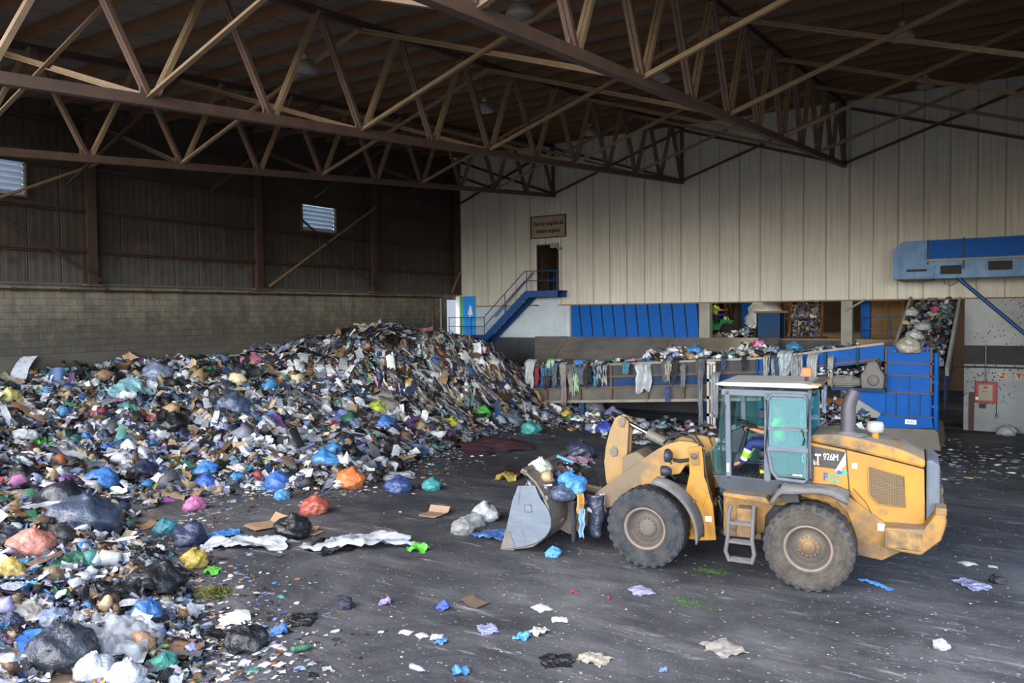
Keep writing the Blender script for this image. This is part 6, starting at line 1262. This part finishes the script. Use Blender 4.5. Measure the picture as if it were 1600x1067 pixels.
for it in LIST:
    k = it[6] if len(it) > 6 else {}
    put_px(it[0], it[1], it[2], it[3] * (1.25 if it[0] in ('film', 'rag') else 1.12), it[4], it[5], **k)
# grass clump on the floor
gc = MB(); rg_ = random.Random(4); g0 = H(332, 932)
for k in range(420):
    a = rg_.uniform(0, 6.28); r = abs(rg_.gauss(0, .22)); b = Vector((g0.x + r * math.cos(a), g0.y + r * math.sin(a) * .8, .01 + rg_.random() * .10 * max(0, 1 - r * 2)))
    d = Vector((rg_.gauss(0, 1), rg_.gauss(0, 1), rg_.uniform(.0, .7))).normalized() * rg_.uniform(.08, .2); s = d.cross(Vector((0, 0, 1))).normalized() * .008
    gc.add([b - s, b + s, b + d + Vector((0, 0, -.02)), b + d * .6 + s], [(0, 1, 3), (0, 3, 2)])
tag(gc.build('grass_clippings', mat('dry_grass', '#6b7032', .8, dirt='#4a4526', dscale=14, damt=.8)), 'clump of olive grass clippings on the floor beside the white paper', 'grass', kind='stuff')
for (px, py, w_, lab) in ((1078, 943, .45, 'trampled patch of green clippings on the floor below the ladder'), (1110, 893, .35, 'trampled patch of green clippings under the loader')):
    g0 = G(px, py); gm = MB()
    for k in range(160):
        b = Vector((g0.x + rg_.gauss(0, w_ * .5), g0.y + rg_.gauss(0, w_ * .22), .006)); d = Vector((rg_.gauss(0, 1), rg_.gauss(0, .5), .1)).normalized() * rg_.uniform(.03, .09); s = d.cross(Vector((0, 0, 1))).normalized() * .006
        gm.add([b - s, b + s, b + d], [(0, 1, 2)])
    tag(gm.build('grass_clippings', mat('wet_grass', '#55802c', .8)), lab, 'grass', kind='stuff')

# many more bags, films and cards of the heap that nothing tells apart
GROUPS = [('bag', '#d5d7d9', 'white plastic bag among the waste of the heap', 38), ('bag', '#1b1c20', 'black plastic bag among the waste of the heap', 34), ('bag', '#8c929c', 'grey plastic bag among the waste of the heap', 24), ('bag', '#2f6fb4', 'medium blue plastic bag among the waste of the heap', 16), ('bag', '#2b3550', 'dark navy plastic bag among the waste of the heap', 16), ('bag', '#a9a6cf', 'pale lilac plastic bag among the waste of the heap', 12),
          ('film', '#c7cacc', 'torn pale film among the waste of the heap', 30), ('film', '#22242a', 'torn dark film among the waste of the heap', 18), ('rag', '#8d8577', 'dull beige rag hanging among the waste of the heap', 22), ('rag', '#3c4660', 'dark blue rag hanging among the waste of the heap', 16), ('card', '#94754f', 'scrap of brown cardboard among the waste of the heap', 24), ('bag', '#2f8f80', 'green-blue plastic bag among the waste of the heap', 9)]
pts = []
while len(pts) < sum(g[3] for g in GROUPS):
    px, py = random.uniform(2, 830), random.uniform(522, 1050); P0 = H(px, py)
    if P0.z < .1 or P0.x < XL + .4 or P0.y > 33.8 or any((px - a) ** 2 + (py - b) ** 2 < 190 for a, b, _ in pts) or any(abs(px - it[1]) < it[3] * .6 and abs(py - it[2]) < it[3] * .6 for it in LIST): continue
    pts.append((px, py, P0))
i = 0
for kind, col, lab, n_ in GROUPS:
    for k in range(n_):
        px, py, P0 = pts[i]; i += 1
        wm = random.uniform(.28, .55) * (1.25 if kind == 'rag' else 1) * (.75 if py > 820 else 1)
        put(kind, P0, wm, col, lab, group=NAMES[kind][1] + 's of the heap: ' + lab.split(' among')[0].split(' hanging')[0], ry=(.32 if kind == 'rag' else random.uniform(.7, 1.0)), yaw_=(random.gauss(0, .4) if kind == 'rag' else None), lie=.9)

# ------------------------------------------------------------------ rags and films hanging over the trough rim
def hang(px, top, bot, wpx, col, label, kind='rag', Y=None, taper=.7, clear=False, folds=3):
    Yq = (TY - .22) if Y is None else Y
    a = onY(px, top, Yq); b_ = onY(px, bot, Yq); wm = wpx * (a - CAM).dot(cF) / FPX * 1.05; Ln = a.z - b_.z; sd = random.random() * 9
    def fn(u, v):
        ww = wm * (1 - (1 - taper) * v) * (.85 + .25 * noise.noise(Vector((v * 3, sd, 0)))); x = a.x + (u - .5) * ww + .12 * wm * noise.noise(Vector((sd, v * 2.5, 1)))
        y = Yq - .06 - .13 * wm * math.sin(u * PI * folds * 1.6 + sd + v * 1.5) - .10 * noise.noise(Vector((u * 5, v * 4, sd)))
        z = a.z - v * Ln * (.86 + .28 * noise.noise(Vector((u * 3.2, sd, 3))))
        if v < .12: y += (0.12 - v) * 3.2; z += .03
        return (x, y, z)
    mb = MB().grid(fn, 14, 22); o = mb.build('hanging_rag' if kind == 'rag' else 'hanging_film', imat(col, 'clear' if clear else kind), solid=.012)
    return tag(o, label, 'cloth' if kind == 'rag' else 'plastic film')
HANG = [(828, 562, 612, 26, '#b9bcbc', 'whitish rag bundle hanging at the left end of the trough rim', 'rag'), (840, 572, 606, 9, '#8f2a2c', 'narrow red rag hanging near the left end of the trough', 'rag'), (850, 572, 608, 10, '#3f5fa0', 'narrow blue rag hanging right of the red one', 'rag'),
 (862, 566, 590, 28, '#2a5a6e', 'dark teal cloth hanging under the pale green scrap on the rim', 'rag'), (862, 562, 576, 20, '#a8cfa0', 'pale green scrap on the trough rim', 'film'), (882, 570, 640, 14, '#7d6f70', 'long brown strip hanging down to the floor from the rim', 'rag'), (893, 575, 622, 10, '#8a8a86', 'grey strip hanging beside the pale green ribbon', 'rag'),
 (901, 580, 617, 10, '#a5d69a', 'pale green ribbon hanging from the rim', 'rag'), (908, 572, 605, 16, '#5a626e', 'slate rag hanging right of the pale green ribbon', 'rag'), (919, 572, 602, 18, '#1b1d22', 'black cloth hanging left of the turquoise rag', 'rag'), (933, 574, 604, 12, '#2590b0', 'turquoise rag hanging from the rim', 'rag'), (940, 566, 590, 14, '#263a60', 'navy cloth bunched right of the turquoise rag', 'rag'), (905, 563, 572, 18, '#2f86d0', 'bright blue film folded on the rim', 'film'),
 (979, 566, 587, 16, '#3f7f9a', 'small teal rag hanging left of the big white film', 'rag'), (1006, 566, 616, 34, '#b9c0c6', 'big white film hanging in a loop over the trough side', 'film'), (1045, 567, 588, 14, '#b5b19f', 'small cream rag hanging right of the big white film', 'rag'), (1043, 605, 630, 9, '#35518c', 'blue scrap hanging low under the trough rail', 'rag'), (1068, 568, 612, 9, '#6f6f6c', 'thin grey rag hanging down the trough stiffener', 'rag'),
 (1095, 566, 690, 9, '#6d7278', 'long twisted grey strip hanging to the floor', 'film'), (1198, 556, 592, 12, '#a9aaa2', 'ragged white strips hanging left of the pale blue film', 'rag'), (1227, 548, 594, 22, '#a9b8c2', 'pale blue film hanging over the trough above the cab roof', 'film'), (1246, 553, 596, 26, '#8b929a', 'grey film hanging right of the pale blue film', 'film'), (1270, 551, 640, 16, '#a7aaa6', 'pale film hanging behind the orange beacon', 'film'), (1298, 555, 612, 10, '#9a988c', 'thin pale film hanging on the blue side panel', 'film'), (1288, 602, 670, 9, '#8fa6c4', 'pale blue strip hanging behind the exhaust stack', 'film'),
 (1117, 582, 668, 14, '#8b929a', 'tattered grey film wrapped on the white slotted post', 'film')]
for k in range(30):
    px = random.uniform(822, 950) if k < 18 else random.uniform(1030, 1235); c_ = random.choice(('#5d5f62', '#8b8a84', '#2a2c31', '#6b5b4c', '#39506e', '#a3a5a4'))
    top = 571 - (px - 822) * .035 + random.uniform(-3, 2)
    if 986 < px < 1025: continue
    HANG.append((px, top, top + random.uniform(12, 44), random.uniform(5, 13), c_, 'small soiled rag among those hanging from the trough rim', 'rag', 'small rags on the trough rim'))
for hg in HANG: tag(hang(*hg[:6], kind=hg[6], Y=(TY - .75 if hg[0] == 1117 else None), folds=random.choice((2, 3, 4))), group=hg[7] if len(hg) > 7 else None)
# white slotted post in front of the trough
pp = onY(1111, 655, TY - .5); ps = thing('slotted_post', (pp.x, TY - .5, 0), 'whitish slotted steel post standing before the trough behind the cab', 'post')
mb = MB(); mb.bb((pp.x - .17, TY - .5, 0), (pp.x - .07, TY - .42, 2.75)); mb.bb((pp.x + .07, TY - .5, 0), (pp.x + .17, TY - .42, 2.75)); mb.bb((pp.x - .02, TY - .49, 0), (pp.x + .02, TY - .43, 2.75))
for z in np.arange(.0, 2.8, .68): mb.bb((pp.x - .17, TY - .5, z), (pp.x + .17, TY - .42, z + .12))
mb.build('web', mat('dusty_white_steel', '#b3b0aa', .6, dirt='#7d7a74', dscale=3, damt=.6), parent=ps)
# pieces on the trough, the belt and the hopper lip
def on_trough(kind, px, py, wpx, col, label, Y=31.0, **k):
    P0 = onY(px, py + wpx * .15, Y); dep = (P0 - CAM).dot(cF); P0.z = max(P0.z, .04); me = put(kind, P0, wpx * dep / FPX, col, label, lie=0, sink=.0, **k); return me
for a in (('bag', 1086, 552, 26, '#2a86d2', 'bright blue bag lying on the waste in the trough'), ('bag', 1018, 556, 20, '#dcdde2', 'white bag in the trough left of the bright blue bag'), ('bag', 1048, 556, 18, '#d2cfe0', 'lilac-white bag in the trough beside the bright blue bag'), ('card', 1043, 543, 14, '#9a6a44', 'brown cardboard on top of the trough waste'), ('bag', 1165, 549, 26, '#d5dadc', 'white bag on the trough waste under the hall opening'), ('wrap', 1177, 536, 9, '#d83a2c', 'red wrapper on top of the white bag in the trough'),
          ('card', 1198, 544, 18, '#94703f', 'brown cardboard in the trough right of the red wrapper'), ('bag', 1241, 545, 22, '#1f86bd', 'turquoise bag on the trough waste above the cab'), ('bag', 1210, 545, 14, '#3b8fd0', 'small blue bag in the trough beside the cardboard'), ('wrap', 992, 565, 8, '#45c634', 'bright green scrap on the trough rim')): on_trough(*a)
for a in (('bag', 1419, 545, 32, '#a39e90', 'dirty cream sack slumped over the blue hopper lip', dict(Y=TY - .05, zs=1.2)), ('rag', 1405, 548, 14, '#a59bc4', 'lilac rag hanging left of the cream sack', dict(Y=TY - .1)), ('bag', 1434, 548, 14, '#4f8a8a', 'teal bag right of the cream sack', dict(Y=TY)), ('rag', 1446, 546, 18, '#a68660', 'tan cloth on the hopper lip right of the teal bag', dict(Y=TY - .05)), ('bag', 1429, 526, 22, '#c4c8ca', 'white bag on the inclined belt above the cream sack', dict(Y=31.6)),
          ('bag', 1460, 484, 12, '#c22a5e', 'crimson bag high on the inclined belt', dict(Y=34.6)), ('bag', 1462, 493, 12, '#b5b02c', 'yellow bag just under the crimson one on the belt', dict(Y=34.2)), ('bag', 1425, 490, 18, '#b9bcc0', 'pale bag halfway up the inclined belt', dict(Y=33.8)), ('bag', 1442, 512, 20, '#8f97a2', 'grey-blue bag low on the inclined belt', dict(Y=32.4)), ('bag', 1415, 505, 10, '#c9bf8a', 'cream bag at the left side of the inclined belt', dict(Y=32.8))): on_trough(*a[:6], **a[6])

# ------------------------------------------------------------------ waste carried by the bucket
def in_bucket(kind, x, y, z, w_, col, label, **k):
    P0 = LMAT @ Vector((x, y, z)); me = put(kind, P0, w_, col, label, lie=0, sink=0, **k); me.location = P0; return me
def g_bucket(n):
    x = rng.uniform(4.95, 5.5, n); y = rng.uniform(-1.25, 1.25, n); z = .35 + rng.random(n) * 1.15 * (1 - (x - 4.9) * .35); M = np.array(LMAT); p = np.stack([x, y, z, np.ones(n)], -1) @ M.T; return p[:, :3], np.tile([0, 0, 1.0], (n, 1))
pile('bucket_waste', 'mixed waste filling the lowered loader bucket', 700, g_bucket, .12, .38)
for a in (('bag', 4.62, .62, 1.28, .58, '#2b8fdb', 'bright blue bag spilling over the back of the bucket'), ('bag', 4.68, .92, 1.16, .46, '#4a5878', 'slate-blue bag beside the bright blue one on the bucket'), ('film', 4.52, .55, .90, .66, '#1f2c48', 'dark navy film hanging behind the bucket'), ('bag', 5.25, .75, 1.62, .42, '#d5dbc6', 'white and green bag on the bucket lip'), ('bag', 5.33, .98, 1.52, .30, '#20263a', 'small navy bag on the bucket lip'),
          ('bag', 4.95, -.75, 1.72, .60, '#252d44', 'dark bag at the far side of the bucket'), ('rag', 4.75, -.05, 1.62, .60, '#8a6a78', 'mauve rag on the bucket waste'), ('bag', 4.12, .52, .80, .36, '#c9cfd2', 'white bag hanging between the bucket and the front wheel')): in_bucket(*a)
def hang_l(x, y, z, L, wd, col, label, kind='rag'):
    sd = random.random() * 9
    def fn(u, v):
        q = LMAT @ Vector((x + (u - .5) * wd * (1 - .3 * v) + .05 * noise.noise(Vector((sd, v * 3, 0))), y + .06 * math.sin(u * 6 + sd) + .05 * noise.noise(Vector((u * 3, v * 4, sd))), z - v * L)); return tuple(q)
    return tag(MB().grid(fn, 8, 16).build('hanging_rag' if kind == 'rag' else 'hanging_film', imat(col, kind), solid=.01), label, 'cloth' if kind == 'rag' else 'plastic film')
hang_l(4.45, .95, 1.05, .85, .14, '#2a2d33', 'black strap hanging behind the bucket'); hang_l(4.32, .85, 1.18, .4, .16, '#b8862e', 'ochre scrap hanging behind the bucket'); hang_l(4.28, .85, .9, .6, .14, '#7fb2d8', 'pale blue strip hanging under the ochre scrap'); hang_l(4.08, .70, 1.15, .85, .42, '#222c44', 'navy bag film draped between bucket and lift arm', 'film'); hang_l(3.98, .52, 1.15, .35, .10, '#d9dbdc', 'white scrap caught on the lift arm')
tb = LMAT @ Vector((5.05, .35, 1.80)); tb2 = LMAT @ Vector((4.75, .2, 1.66)); tag(MB().tube([tb, tb2], .035, 10).build('plastic_tube', imat('#2f96c8', 'bag')), 'light blue plastic tube sticking out of the bucket', 'tube')
